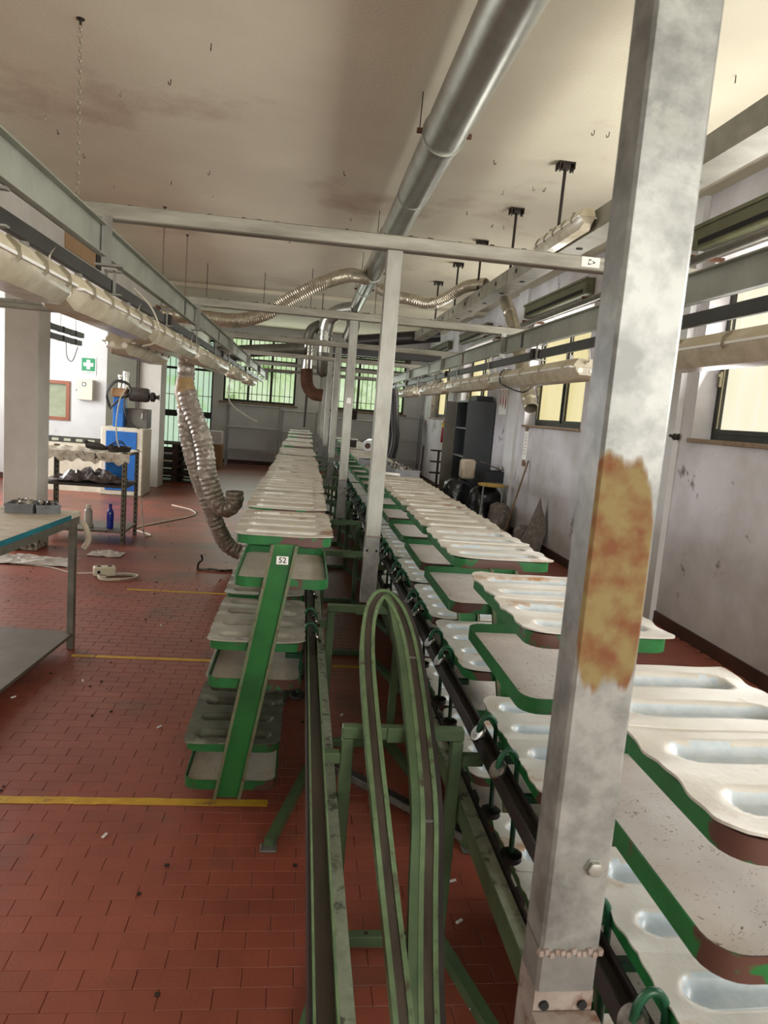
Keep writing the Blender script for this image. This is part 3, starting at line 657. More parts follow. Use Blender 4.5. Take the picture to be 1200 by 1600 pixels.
# ------------------------------------------------------------------ fluorescent fixtures
def fixture(label, x, y0, L, z=1.955, wire=None, ends=True, group=None, w=0.092, tilt=0.0, mh='lamp', md='diffuser'):
    t = thing('light_fixture', label, 'light', (x, y0, z), group=group); t.rotation_euler = (tilt, 0, 0)
    def loft(secs, nm, m):
        mb = MB(); n = len(secs[0][1]); 
        for yy, pr in secs: mb.v += [(a, yy, b) for a, b in pr]
        for i in range(len(secs)-1):
            for k in range(n):
                l = (k+1) % n; mb.f.append((i*n+k, (i+1)*n+k, (i+1)*n+l, i*n+l))
        mb.f += [tuple(range(n)), tuple(reversed(range((len(secs)-1)*n, len(secs)*n)))]
        mb.smooth = True; return mb.obj(nm, m, t)
    def up(s): return [(-w*s, 0.0), (-w*s, 0.012), (-w*0.66*s, 0.048), (w*0.66*s, 0.048), (w*s, 0.012), (w*s, 0.0)]
    def dn(s, d=1.0): return [(w*0.96*s, -0.001), (w*0.90*s, -0.036*d), (w*0.56*s, -0.074*d), (-w*0.56*s, -0.074*d), (-w*0.90*s, -0.036*d), (-w*0.96*s, -0.001)]
    loft([(0, up(0.8)), (0.04, up(1)), (L-0.04, up(1)), (L, up(0.8))], 'housing', M[mh])
    loft([(0.0, dn(0.72, 0.6)), (0.05, dn(1)), (L-0.05, dn(1)), (L, dn(0.72, 0.6))], 'diffuser', M[md])
    MB().box(-w*1.06, w*1.06, 0.01, L-0.01, -0.006, 0.003).obj('gasket', M['white'], t)
    n = 5
    for k in range(n):
        yy = 0.12+(L-0.24)*k/(n-1)
        for s in (-1, 1):
            MB().profile([(-0.006, -0.0015), (0.006, -0.0015), (0.006, 0.0015), (-0.006, 0.0015)],
                         [(s*w*0.75, yy, 0.045), (s*w*1.08, yy, 0.018), (s*w*1.12, yy, -0.010), (s*w*1.0, yy, -0.02)], up=(0, 1, 0)).obj('clip', M['clip'], t)
    if ends:
        for s in (-1, 1):
            MB().lathe([(0.014, -0.010), (0.019, -0.004), (0.019, 0.02)], (s*0.036, 0.004, -0.020), 14, 'y').obj('tube_end', M['tube'], t)
        MB().lathe([(0.011, -0.012), (0.011, 0.0)], (0, 0.0, 0.028), 12, 'y').obj('cable_gland', M['lamp'], t)
        MB().tube(smoothpath([(0, -0.012, 0.028), (-0.004, -0.045, 0.045), (-0.01, -0.03, 0.10), (-0.012, 0.03, 0.14)]), 0.004, 6).obj('cable', M['wire'], t)
    for yy in (0.25, L-0.25):
        MB().box(-0.012, 0.012, yy, yy+0.02, 0.048, 0.088).obj('bracket', M['galv'], t)
    return t
ll = [(1.0, 1.55, 'nearest'), (2.75, 1.28, 'second'), (4.12, 1.5, 'third'), (6.0, 1.3, 'fourth'), (7.4, 1.1, 'fifth'), (9.3, 1.3, 'sixth'), (11.2, 1.3, 'seventh')]
fixture('first yellowed fluorescent fixture on the left line, cut off by the picture edge', -0.905, 2.0-0.4, 1.1)
fixture('second fluorescent fixture on the left line, its bare end below the first T beam', -0.905, 2.75, 1.29)
fixture('third fluorescent fixture on the left line, tied with a loose cable', -0.905, 4.12, 1.5)
fixture('fourth fluorescent fixture on the left line, over the crumpled flex hoses', -0.905, 5.95, 2.0)
fixture('fifth fluorescent fixture on the left line, small in the distance', -0.905, 8.9, 1.3)
fixture('sixth and farthest fluorescent fixture on the left line', -0.905, 11.0, 1.5)
fixture('short fixture hanging lower and left of the left lamp line', -1.13, 4.55, 1.2, z=1.90)
for k_, yy_ in enumerate((4.8, 5.5)): tag(MB().box(-1.14, -0.94, yy_, yy_+0.025, 2.082, 2.09).box(-1.14, -1.115, yy_, yy_+0.025, 1.951, 2.082).obj('support_arm', M['galv']), '%s steel arm carrying the low short fixture' % ['nearer', 'farther'][k_], 'bracket')
fixture('grey-lidded fluorescent fixture nearest to the camera on the right line', 1.60, 1.7, 1.65, z=1.955)
fixture('right line fluorescent fixture with two bright round tube ends, second from camera', 1.60, 4.06, 1.95, z=1.955)
fixture('third fluorescent fixture on the right line, warm beige cover', 1.60, 6.1, 1.75, z=1.955)
fixture('fourth fluorescent fixture on the right line, partly behind the second T post', 1.60, 8.2, 1.5, z=1.955)
fixture('fifth fluorescent fixture on the right line, tiny beside the far posts', 1.60, 10.4, 1.4, z=1.955)
# loose cables on the fixtures
tag(MB().tube(smoothpath([(-0.90, 3.9, 2.13), (-0.83, 4.0, 2.05), (-0.80, 4.06, 1.95), (-0.83, 4.1, 1.88), (-0.9, 4.15, 1.86)]), 0.005, 6).obj('tie_cable', M['wire']), 'pale cable tied around the left lamp line where two fixtures meet', 'cable')
tag(MB().tube(smoothpath([(1.6, 5.6, 2.02), (1.52, 5.58, 2.00), (1.505, 5.56, 1.92), (1.53, 5.5, 1.885), (1.62, 5.3, 1.84), (1.70, 5.3, 1.9)]), 0.005, 6).obj('tie_cable', M['wire_dark']), 'black cable looped around the second fixture of the right line', 'cable')
tag(MB().tube(smoothpath([(-0.9, 9.3, 1.95), (-0.96, 9.2, 1.72), (-0.9, 9.3, 1.55), (-0.72, 9.5, 1.42), (-0.6, 9.6, 1.36)]), 0.006, 6).obj('hanging_wire', M['wire']), 'white wire hanging in a curve below the far end of the left lamp line', 'cable')

# ------------------------------------------------------------------ ventilation duct, clamps, flexible hoses
def ring_path(c, r, axis, n=24):
    out = []
    for k in range(n+1):
        a = 2*math.pi*k/n
        out.append((c[0]+r*math.cos(a), c[1], c[2]+r*math.sin(a)))
    return out
DX, DZ = 0.735, 3.30
def duct_section(y0, y1, r, label):
    t = thing('duct_section', label, 'duct', (DX, y0, DZ))
    MB().tube([(0, 0, 0), (0, y1-y0, 0)], r, 28, cap=False).obj('pipe', M['duct'], t)
    for yy in (0.05,): MB().tube([(0, yy, 0), (0, yy+0.012, 0)], r+0.005, 28).obj('seam_bead', M['duct'], t)
    return t
duct_section(-2.0, 2.60, 0.135, 'nearest length of the round steel duct under the ceiling, bright with long highlights')
duct_section(2.6, 4.55, 0.128, 'second length of round steel duct, ending at the first wire-hung clamp')
duct_section(4.55, 5.75, 0.122, 'third length of round steel duct just beyond the first clamp')
duct_section(5.75, 9.2, 0.116, 'fourth length of round steel duct above the T beam ahead')
duct_section(9.2, 12.0, 0.10, 'narrower far length of round steel duct past the hose branches')
for k, (y, r) in enumerate(((4.55, 0.134), (9.1, 0.12), (2.6, 0.14), (7.2, 0.12), (10.4, 0.105))):
    t = thing('duct_clamp', '%s wire-hung clamp ring on the round ceiling duct' % ['big bright', 'dark branch-side', 'overhead near', 'half hidden beam-side', 'farthest small'][k], 'clamp', (DX, y, DZ))
    MB().tube([(0, -0.014, 0), (0, 0.014, 0)], r+0.004, 26).obj('band', M['duct'], t)
    for s in (-1, 1):
        MB().box(s*(r+0.018)-0.016, s*(r+0.018)+0.016, -0.014, 0.014, -0.012, 0.012).obj('ear', M['rust'], t)
        MB().tube([(s*(r+0.018), 0, 0.01), (s*(r+0.012), 0.02, CZ-DZ-0.002)], 0.0035, 6).obj('hanger_wire', M['iron'], t)
def flex(label, pts, r, m, ribs=None, name='flexible_hose'):
    P = smoothpath(pts, 10); Ls = sum((P[i+1]-P[i]).length for i in range(len(P)-1)); n = int(Ls/(0.012 if ribs is None else ribs))
    # resample
    out = [P[0]]; acc = 0; step = Ls/n; i = 0; cur = P[0]
    for k in range(1, n+1):
        need = step
        while i < len(P)-1 and (P[i+1]-cur).length < need:
            need -= (P[i+1]-cur).length; cur = P[i+1]; i += 1
        if i < len(P)-1: cur = cur+(P[i+1]-cur).normalized()*need
        out.append(cur)
    rng = random.Random(len(pts)*7+int(r*1000)); js = [rng.uniform(-0.002, 0.002) for _ in out]
    rb_ = 0.055 if ribs is None else (0.05 if ribs < 0.1 else 0.01)
    mb = MB().tube(out, r, 18, cap=False, rfun=lambda q: r*(1+rb_*(1 if q % 2 else -1))+js[q//4*4 if q//4*4 < len(js) else 0])
    o = mb.obj(name, m); tag(o, label, 'hose'); return o
flex('shiny aluminium flexible hose sweeping from the ceiling duct down to the left', [(0.66, 9.1, 3.22), (0.5, 8.75, 3.18), (0.36, 8.4, 3.10), (0.1, 8.2, 2.96), (-0.2, 8.2, 2.78), (-0.45, 8.2, 2.60), (-0.75, 8.1, 2.47), (-1.1, 7.9, 2.44), (-1.5, 7.5, 2.40)], 0.075, M['flex'])
flex('aluminium flexible hose running right from the duct to the cable trunking', [(0.82, 9.0, 3.10), (0.98, 8.8, 3.0), (1.15, 8.5, 2.93), (1.35, 8.4, 2.89), (1.52, 8.3, 2.95), (1.70, 8.15, 3.07), (1.88, 7.9, 3.08)], 0.062, M['flex'])
flex('aluminium flexible hose hanging open-ended in front of the right-hand windows', [(1.9, 7.15, 2.80), (1.9, 6.95, 2.68), (1.9, 6.7, 2.48), (1.9, 6.4, 2.2), (1.9, 6.2, 2.0), (1.9, 5.94, 1.74)], 0.06, M['flex'], ribs=0.02)
a1 = flex('film-wrapped silvery hose dropping to the floor beside the left carrier row', [(-1.13, 7.0, 2.2), (-1.12, 7.0, 1.95), (-1.11, 7.0, 1.5), (-1.07, 7.0, 1.2), (-0.97, 7.0, 0.88), (-0.86, 7.0, 0.62), (-0.78, 7.02, 0.42), (-0.66, 7.05, 0.2), (-0.46, 7.1, 0.09)], 0.078, M['flex_clear'], ribs=0.022)
a2 = flex('film-wrapped silvery hose curling up at its end next to the floor hose', [(-1.08, 6.83, 1.66), (-1.03, 6.83, 1.50), (-0.95, 6.83, 1.32), (-0.89, 6.83, 1.12), (-0.86, 6.83, 0.92), (-0.80, 6.83, 0.74), (-0.74, 6.83, 0.62), (-0.66, 6.83, 0.59), (-0.60, 6.83, 0.66), (-0.60, 6.83, 0.76)], 0.085, M['flex_clear'], ribs=0.022)
tag(MB().tube([(-1.12, 6.93, 1.78), (-1.11, 6.93, 1.66), (-1.07, 6.91, 1.50)], 0.088, 14, rfun=lambda q: (0.07, 0.10, 0.085)[q]).obj('hose_junction', M['tape']), 'crinkled tan taped junction where the two wrapped hoses part', 'hose joint')
flex('dark grey hose hanging behind the second T post down to the far tray row', [(1.62, 14.0, 2.3), (1.72, 14.0, 1.9), (1.75, 14.0, 1.5), (1.80, 14.0, 1.1), (1.74, 14.0, 0.75)], 0.10, M['duct_black'], ribs=0.2, name='dark_hose')
# far end: elbows and cross pipes
tag(MB().tube([(-1.6, 12.3, 2.36), (-0.05, 12.3, 2.56)], 0.10, 20).obj('cross_pipe', M['duct_dark']), 'dull grey pipe crossing to the left in front of the back windows', 'pipe')
tag(MB().tube([(0.62, 12.3, 2.72), (2.2, 12.3, 2.98)], 0.11, 20).obj('cross_pipe', M['duct_black']), 'black pipe crossing to the right above the back window', 'pipe')
t = thing('duct_fitting', 'steel Y fitting with two drop sleeves where the ceiling duct ends', 'duct', (0, 0, 0))
MB().tube(smoothpath([(0.70, 12.0, 3.24), (0.5, 12.1, 3.2), (0.32, 12.2, 3.08), (0.27, 12.25, 2.9)]), 0.12, 20).obj('elbow', M['duct'], t)
MB().tube([(0.27, 12.25, 2.9), (0.26, 12.25, 2.5)], 0.105, 20).obj('sleeve', M['duct'], t)
for z in (2.86, 2.78, 2.70): MB().tube([(0.27, 12.25, z), (0.27, 12.25, z-0.02)], 0.118, 20).obj('clamp_band', M['chrome'], t)
MB().tube([(0.27, 12.25, 2.52), (0.27, 12.25, 2.2), (0.29, 12.25, 2.12)], 0.09, 16, rfun=lambda q: (0.115, 0.10, 0.05)[q]).obj('hopper', M['duct_dark'], t)
MB().tube(smoothpath([(0.66, 12.1, 3.2), (0.72, 12.2, 3.0), (0.66, 12.3, 2.78)]), 0.11, 16).obj('elbow', M['duct_dark'], t)
t = thing('duct_fitting', 'smaller drop sleeve and bend left of the Y fitting, ending in a rusty elbow', 'duct', (0, 0, 0))
MB().tube(smoothpath([(0.2, 12.6, 3.0), (0.05, 12.6, 2.9), (0.0, 12.6, 2.7)]), 0.10, 16).obj('elbow', M['duct_dark'], t)
MB().tube([(0.0, 12.6, 2.7), (0.0, 12.6, 2.25)], 0.095, 18).obj('sleeve', M['chrome'], t)
for z in (2.66, 2.60, 2.54): MB().tube([(0.0, 12.6, z), (0.0, 12.6, z-0.02)], 0.104, 18).obj('clamp_band', M['duct'], t)
MB().tube(smoothpath([(0.0, 12.6, 2.25), (0.03, 12.6, 1.98), (0.14, 12.6, 1.84), (0.30, 12.6, 1.82)]), 0.105, 16).obj('bend', M['rust'], t)
MB().tube([(0.2, 12.6, 3.0), (0.2, 12.6, CZ)], 0.008, 6).obj('hanger_rod', M['iron'], t)
MB().tube([(0.03, 12.6, 1.80), (0.02, 12.6, 1.25)], 0.018, 8).obj('drop_rod', M['iron'], t)

# ------------------------------------------------------------------ right hand ceiling trunking with stems
t = thing('cable_trunking', 'grey ceiling trunking run above the right-hand conveyor, hung on black stems', 'trunking', (0, 0, 0))
for k, (a, b) in enumerate(((0.5, 3.9), (3.9, 6.6), (6.6, 9.3), (9.3, 12.6))):
    mb = MB().box(1.76, 1.765, a+0.01, b-0.01, 2.855, 2.985); mb.box(1.765, 1.93, a+0.01, b-0.01, 2.855, 2.861); mb.box(1.925, 1.93, a+0.01, b-0.01, 2.861, 2.985); mb.box(1.765, 1.78, a+0.01, b-0.01, 2.98, 2.985)
    mb.obj('channel', M['trunk'], t)
    for q in range(4):
        yy = a+0.4+q*(b-a)/4
        MB().lathe([(0.022, -0.002), (0.022, 0.002), (0.012, 0.002), (0.012, -0.002)], (1.758, yy, 2.92), 12, 'x').obj('grommet', M['iron'], t)
        MB().lathe([(0.024, -0.002), (0.024, 0.002)], (1.85, yy+0.1, 2.853), 12, 'z').obj('knockout', M['hole'], t)
for k, (y, z) in enumerate(((5.42, 0), (6.66, 0), (7.94, 0), (9.15, 0), (10.5, 0))):
    s = thing('ceiling_hanger', '%s black threaded stem with a ceiling plate over the right-hand trunking' % ORD[k], 'bracket', (1.80, y, CZ))
    pl = MB(); pl.box(-0.06, 0.06, -0.05, 0.05, -0.012, -0.001); pl.box(-0.06, -0.05, -0.05, 0.05, -0.05, -0.012); pl.box(0.05, 0.06, -0.05, 0.05, -0.05, -0.012); pl.box(-0.03, 0.03, -0.03, 0.03, -0.045, -0.012)
    pl.obj('ceiling_plate', M['iron'], s)
    MB().tube([(0, 0, -0.045), (-0.005, 0, -0.57)], 0.0125, 8).obj('rod', M['iron'], s)
    for q in (-0.05, 0.05): MB().tube([(q, -0.03, -0.05), (q, -0.03, -0.075)], 0.004, 6).obj('anchor_bolt', M['iron'], s)
fixture('yellowed fluorescent fixture clamped on the ceiling trunking above the second T beam', 1.70, 4.57, 0.95, z=2.93, ends=False, w=0.06)
# nearer rusty end piece of the trunking at the picture edge
tag(MB().obox((1.80, 3.62, 3.0), (1.80, 3.62, CZ), 0.03, 0.03).obj('ceiling_hanger', M['iron']), 'dark stem holding the trunking near the upper picture corner', 'bracket')
# pipe along the right wall under the shutter boxes
tag(MB().tube([(2.86, 2.0, 2.93), (2.86, 12.5, 2.93)], 0.032, 12).obj('wall_pipe', M['duct_dark']), 'dull pipe running along the right-side wall just below the shutter boxes', 'pipe')
for k in range(5):
    yy = 3.3+k*2.1
    tag(MB().box(2.83, WX, yy, yy+0.03, 2.955, 2.985).box(2.83, 2.89, yy, yy+0.03, 2.966, 2.97).obj('pipe_bracket', M['rust']), 'small rusty wall bracket carrying the pipe under the shutter boxes', 'bracket', 'pipe brackets on the window wall')
# ceiling hooks
for k, (x, y) in enumerate(((-1.304, 5.149), (-0.943, 4.874), (-0.633, 4.342), (-1.984, 5.763), (-1.987, 6.031), (-1.951, 6.548), (-1.912, 7.367), (-1.322, 7.025), (-0.928, 6.61), (-0.994, 7.374),
                            (1.757, 4.789), (1.858, 4.788), (1.745, 6.02), (1.841, 6.0), (1.286, 5.536), (1.548, 6.204), (1.395, 6.91), (1.729, 7.238), (1.84, 7.239), (2.171, 3.887), (0.2, 6.2), (0.35, 7.6), (-0.3, 8.9))):
    o = MB().tube(smoothpath([(0, 0, 0), (0, 0, -0.022), (0.008, 0, -0.034), (0.016, 0, -0.026), (0.015, 0, -0.018)], 4), 0.0028, 5).obj('ceiling_hook', M['iron'] if k % 3 else M['clip'])
    o.location = (x, y, CZ); o.rotation_euler = (0, 0, random.uniform(0, 6)); tag(o, 'small wire hook screwed into the bare plaster ceiling', 'hook', 'small hooks in the ceiling')
def chain(label, x, y, z0, z1, m='clip'):
    t = thing('hanging_chain', label, 'chain', (x, y, z0)); n = int((z0-z1)/0.026)
    mb = MB()
    for k in range(n):
        z = -0.03-k*0.026; a = math.pi/2*(k % 2); dx, dy = 0.007*math.cos(a), 0.007*math.sin(a)
        mb.tube([(dx, dy, z), (dx, dy, z-0.02), (0, 0, z-0.028), (-dx, -dy, z-0.02), (-dx, -dy, z), (0, 0, z+0.008), (dx, dy, z)], 0.0018, 4, cap=False)
    tag(mb.obj('links', M[m], t), kind='stuff')
    MB().lathe([(0.022, 0), (0.022, -0.004), (0.008, -0.010), (0.006, -0.03)], (0, 0, 0), 10).obj('ceiling_boss', M['iron'], t)
chain('thin steel chain hanging from the ceiling down to the T beam end', -1.30, 4.27-0.0, CZ, 2.45)
chain('dark chain hanging behind the left rail, nearer of two', -1.56, 8.0, CZ, 2.3, 'rust')
chain('dark chain hanging behind the left rail, farther of two', -1.52, 9.2, CZ, 2.4, 'rust')
for k, (x, y) in enumerate(((0.0, 10.5), (-0.7, 11.2), (-1.5, 10.9), (0.95, 10.9))):
    tag(MB().tube([(x, y, CZ), (x, y, 2.9)], 0.005, 6).obj('drop_wire', M['iron']), 'thin straight drop wire from the far ceiling', 'wire', 'thin drop wires from the far ceiling')

# ------------------------------------------------------------------ conveyor: rails, lower beams, trestles
CXC = 0.348
def uprail(label, side, y0, y1):
    x = CXC+side*0.253
    t = thing('conveyor_rail', label, 'rail', (x, y0, 0)); L = y1-y0
    mb = MB(); mb.box(-0.021, 0.021, 0, L, 0.622, 0.628); mb.box(-0.021, -0.0165, 0, L, 0.628, 0.665); mb.box(0.0165, 0.021, 0, L, 0.628, 0.665); mb.obj('flanges', M['rail_green'] if side < 0 else M['black_side'], t)
    MB().box(-0.0165, 0.0165, 0.0, L, 0.628, 0.640).obj('groove', M['groove'], t)
    MB().box(*sorted((side*0.0215, side*0.027)), 0, L, 0.585, 0.655).obj('outer_strip', M['black_side'], t)
    return t
uprail('left conveyor rail with pale green edges and a greasy dark groove', -1, 0.15, 16.6)
uprail('right conveyor rail, dark and greasy, carrying the green tray hooks', 1, 0.15, 16.6)
def lowbeam(label, side, y0, y1):
    x = CXC+side*0.200
    t = thing('conveyor_beam', label, 'beam', (x, y0, 0)); L = y1-y0; n = int(L/2.6)+1
    for k in range(n):
        a, b = k*L/n, (k+1)*L/n
        MB().bbox(-0.019, 0.019, a+0.002, b-0.002, 0.42, 0.49, 0.004).obj('tube_length', M['sage'], t)
        MB().box(-0.0175, 0.0175, a+0.01, b-0.01, 0.4905, 0.4915).obj('dusty_top', M['sage_dust'], t)
    g = MB(); g.box(*sorted((side*0.022, side*0.026)), 0, L, 0.42, 0.505); g.box(*sorted((side*0.026, side*0.046)), 0, L, 0.42, 0.425)
    g.obj('guide_angle', M['black_side'], t)
    tb = MB()
    for k in range(int(L/0.11)): tb.box(*sorted((side*0.026, side*0.034)), k*0.11, k*0.11+0.05, 0.470, 0.508)
    tag(tb.obj('guide_teeth', M['black_side'], t), kind='stuff')
    return t
lowbeam('left lower beam of the conveyor, sage green box tube with dusty top', -1, 0.15, 16.6)
lowbeam('right lower beam of the conveyor, sage green box tube beside a black toothed guide', 1, 0.15, 16.6)
TY = [0.70, 1.96, 3.257, 4.55, 5.85, 7.15, 8.44, 9.74, 11.03, 12.3, 13.6, 14.9]
for i, y in enumerate(TY):
    t = thing('conveyor_trestle', '%s sage green steel trestle from the camera under the conveyor' % ORD[i], 'trestle', (CXC, y, 0))
    hx = 0.162
    MB().bbox(-hx-0.018, hx+0.018, -0.0175, 0.0175, 0.665, 0.70, 0.003).obj('top_bar', M['sage'], t)
    for s in (-1, 1):
        MB().bbox(s*hx-0.0175, s*hx+0.0175, -0.0174, 0.0174, 0.035, 0.664, 0.003).obj('leg', M['sage'], t)
        ar = MB(); ar.bbox(*sorted((s*(hx+0.018), s*0.245)), -0.0165, 0.0165, 0.588, 0.620, 0.003); ar.obj('rail_arm', M['sage'], t)
        MB().obox((s*hx, -0.01, 0.018), (s*0.375, -0.82, 0.018), 0.035, 0.035).obj('splayed_foot', M['sage'], t)
        MB().bbox(s*0.375-0.03, s*0.375+0.03, -0.85, -0.80, 0.0, 0.008, 0.002).obj('foot_plate', M['galv_low'], t)
    MB().bbox(-hx, hx, -0.0173, 0.0173, 0.0005, 0.035, 0.003).obj('base_bar', M['sage'], t)
    for dx in (-0.06, 0.06): hexbolt((dx, 0, 0.035), 0.005, 'z', 0.004).obj('bolt', M['iron'], t)
    MB().bbox(-0.05, 0.05, -0.024, -0.0176, 0.660, 0.705, 0.002).obj('clamp_plate', M['sage'], t)

# bent return rail leaning on the trestle, hairpin upwards
def hairpin():
    t = thing('bent_rail', 'hairpin-bent sage green guide rail leaning with its bend upward between both rails', 'rail', (0, 0, 0))
    cl = [(0.286, 1.36, 0.355), (0.272, 1.52, 0.47), (0.258, 1.69, 0.592), (0.250, 1.9, 0.70), (0.247, 2.13, 0.812), (0.256, 2.28, 0.872), (0.276, 2.40, 0.915), (0.305, 2.475, 0.94), (0.325, 2.49, 0.945),
          (0.345, 2.475, 0.94), (0.372, 2.40, 0.915), (0.388, 2.28, 0.872), (0.392, 2.13, 0.812), (0.391, 1.9, 0.70), (0.383, 1.69, 0.592), (0.362, 1.52, 0.47), (0.345, 1.36, 0.355)]
    # straight on down to the floor
    cl = [(0.322, 0.93, 0.03), (0.304, 1.15, 0.195)]+cl+[(0.335, 1.15, 0.195), (0.328, 0.93, 0.03)]
    P = smoothpath(cl, 6); nP = len(P); hf = nP//2
    up = (0, -0.55, 0.83)
    h, w = 0.040, 0.046
    MB().profile([(-w/2, -h/2), (w/2, -h/2), (w/2, h/2), (w/2-0.012, h/2), (w/2-0.012, h/2-0.012), (-w/2+0.012, h/2-0.012), (-w/2+0.012, h/2), (-w/2, h/2)], P, up).obj('rail_body', M['rail_green'], t)
    MB().profile([(-w/2+0.0125, h/2-0.0115), (w/2-0.0125, h/2-0.0115), (w/2-0.0125, h/2-0.006), (-w/2+0.0125, h/2-0.006)], P, up).obj('groove', M['groove'], t)
    Q = P[hf+3:]
    off = lambda q, d: q+Vector((d, 0, 0))
    MB().profile([(-0.012, -0.018), (0.012, -0.018), (0.012, 0.017), (-0.012, 0.017)], [off(q, -0.033*min(1, i/14)) for i, q in enumerate(Q)], up).obj('inner_web', M['sage'], t)
    MB().profile([(-0.006, -0.018), (0.006, -0.018), (0.006, 0.020), (-0.006, 0.020)], [off(q, 0.0295) for q in Q], up).obj('outer_guide', M['black_side'], t)
    for k in (20, 34):
        if k < len(Q): 
            c = Q[k]; MB().box(c.x-0.011, c.x+0.011, c.y-0.004, c.y+0.004, c.z+0.008, c.z+0.019).obj('joint_clip', M['galv_low'], t)
hairpin()
# loose dark steel profile lying on the floor across the trestles
t = thing('loose_profile', 'loose dark steel profile lying aslant on the floor below the conveyor', 'profile', (0, 0, 0))
MB().obox((0.18, 3.02, 0.052), (1.02, 2.20, 0.018), 0.03, 0.02).obj('bar', M['black_side'], t)
MB().obox((0.17, 2.99, 0.052), (1.0, 2.17, 0.018), 0.010, 0.026).obj('edge_flange', M['galv_low'], t)

# ------------------------------------------------------------------ tray carriers
LV = [(1.115, 0.034, 0.213, 0.570), (0.955, 0.038, 0.213, 0.570), (0.700, 0.032, 0.293, 0.650), (0.555, 0.038, 0.293, 0.650), (0.290, 0.032, 0.363, 0.720), (0.140, 0.038, 0.363, 0.720)]
CL = 0.61
def rrect(x0, x1, y0, y1, r, n=5):
    out = []
    for cx, cy, a0 in ((x1-r, y0+r, -90), (x1-r, y1-r, 0), (x0+r, y1-r, 90), (x0+r, y0+r, 180)):
        for k in range(n+1):
            a = R(a0+90*k/n); out.append((cx+r*math.cos(a), cy+r*math.sin(a)))
    return out
def rim_mesh(s, lv, r=0.05):
    z, h, a, b = lv; x0, x1 = sorted((s*a, s*b))
    o = rrect(x0, x1, 0, CL, r); i_ = rrect(x0+0.004, x1-0.004, 0.004, CL-0.004, r-0.004); n = len(o)
    vs = [(x, y, z-h) for x, y in o]+[(x, y, z) for x, y in o]+[(x, y, z) for x, y in i_]+[(x, y, z-h+0.006) for x, y in i_]
    fs = []
    for k in range(n):
        l = (k+1) % n
        fs += [(k, l, n+l, n+k), (n+k, n+l, 2*n+l, 2*n+k), (2*n+k, 2*n+l, 3*n+l, 3*n+k)]
    fs += [tuple(reversed(range(n))), tuple(range(3*n, 4*n))]
    mb = MB(); mb.v = vs; mb.f = fs; mb.smooth = True
    return mb.mesh('tray_rim', M['green'])
def liner_mesh(s, lv, m):
    z, h, a, b = lv; x0, x1 = sorted((s*(a), s*(b))); z0 = z-h+0.007
    o = rrect(x0+0.007, x1-0.007, 0.007, CL-0.007, 0.042); n = len(o)
    mb = MB(); mb.v = [(x, y, z0) for x, y in o]+[(x, y, z0+0.004) for x, y in o]
    mb.f = [tuple(range(n, 2*n))]+[(k, (k+1) % n, (k+1) % n+n, k+n) for k in range(n)]
    return mb.mesh('liner', m)
def plate_mesh(s, lv, half, m, seed, mp=None):
    """ribbed plate with two rounded pockets, pressed sheet with wavy long edges and cut corners"""
    z, h, a, b = lv; x0, x1 = sorted((s*(a-0.006), s*(b+0.008))); y0 = -0.006+half*(CL/2+0.003); y1 = y0+CL/2+0.006
    rng = random.Random(seed); ph = rng.uniform(0, 6); sk = rng.uniform(-0.004, 0.004)
    cx = (x0+x1)/2; hl = (x1-x0)/2-0.042; cys = (y0+0.084, y1-0.078)
    def sd(x, y):
        d = 1e9
        for cy in cys:
            dx = max(abs(x-cx)-(hl-0.036), 0); d = min(d, math.hypot(dx, y-cy)-0.038)
        return d
    def pocket(x, y):
        t = min(max((-sd(x, y))/0.016, 0), 1); t = t*t*(3-2*t)
        return -0.019*t
    rc = 0.05
    def fn(u, v):
        y = y0+(y1-y0)*v
        dy = (y-y0) if half == 0 else (y1-y)
        ins = rc-math.sqrt(max(rc*rc-(rc-dy)**2, 0)) if dy < rc else 0.0
        ins *= 0.8
        xa, xb = (x0+ins, x1-ins*0.35) if s > 0 else (x0+ins*0.35, x1-ins)
        x = xa+(xb-xa)*u
        w = 0.0035*math.cos(2*math.pi*(y-cys[0])/0.155+math.pi)*(abs(u-0.5)*2)**4+0.002*math.sin(5*v+ph)
        return (x+0.002*math.sin(30*v+ph), y+sk*(u-0.5)+0.0015*math.sin(11*u+ph), z+0.006+w+pocket(x, y))
    mb = MB(); nu, nv = 42, 40
    mb.grid(fn, nu, nv)
    nf = len(mb.f)
    ring = [(i/nu, 0) for i in range(nu)]+[(1, j/nv) for j in range(nv)]+[(1-i/nu, 1) for i in range(nu)]+[(0, 1-j/nv) for j in range(nv)]
    tp = [fn(*q) for q in ring]; n = len(tp)
    mb.add(tp+[(p[0], p[1], p[2]-0.0045) for p in tp], [(k, k+n, (k+1) % n+n, (k+1) % n) for k in range(n)])
    me = mb.mesh('ribbed_plate', m, False)
    me.polygons.foreach_set('use_smooth', [True]*len(me.polygons))
    if mp is not None:
        me.materials.append(mp)
        idx = []
        for f in mb.f[:nf]:
            c = [sum(mb.v[q][k] for q in f)/4 for k in (0, 1)]; idx.append(1 if sd(c[0], c[1]) < -0.004 else 0)
        me.polygons.foreach_set('material_index', idx+[0]*(len(me.polygons)-nf))
    return me
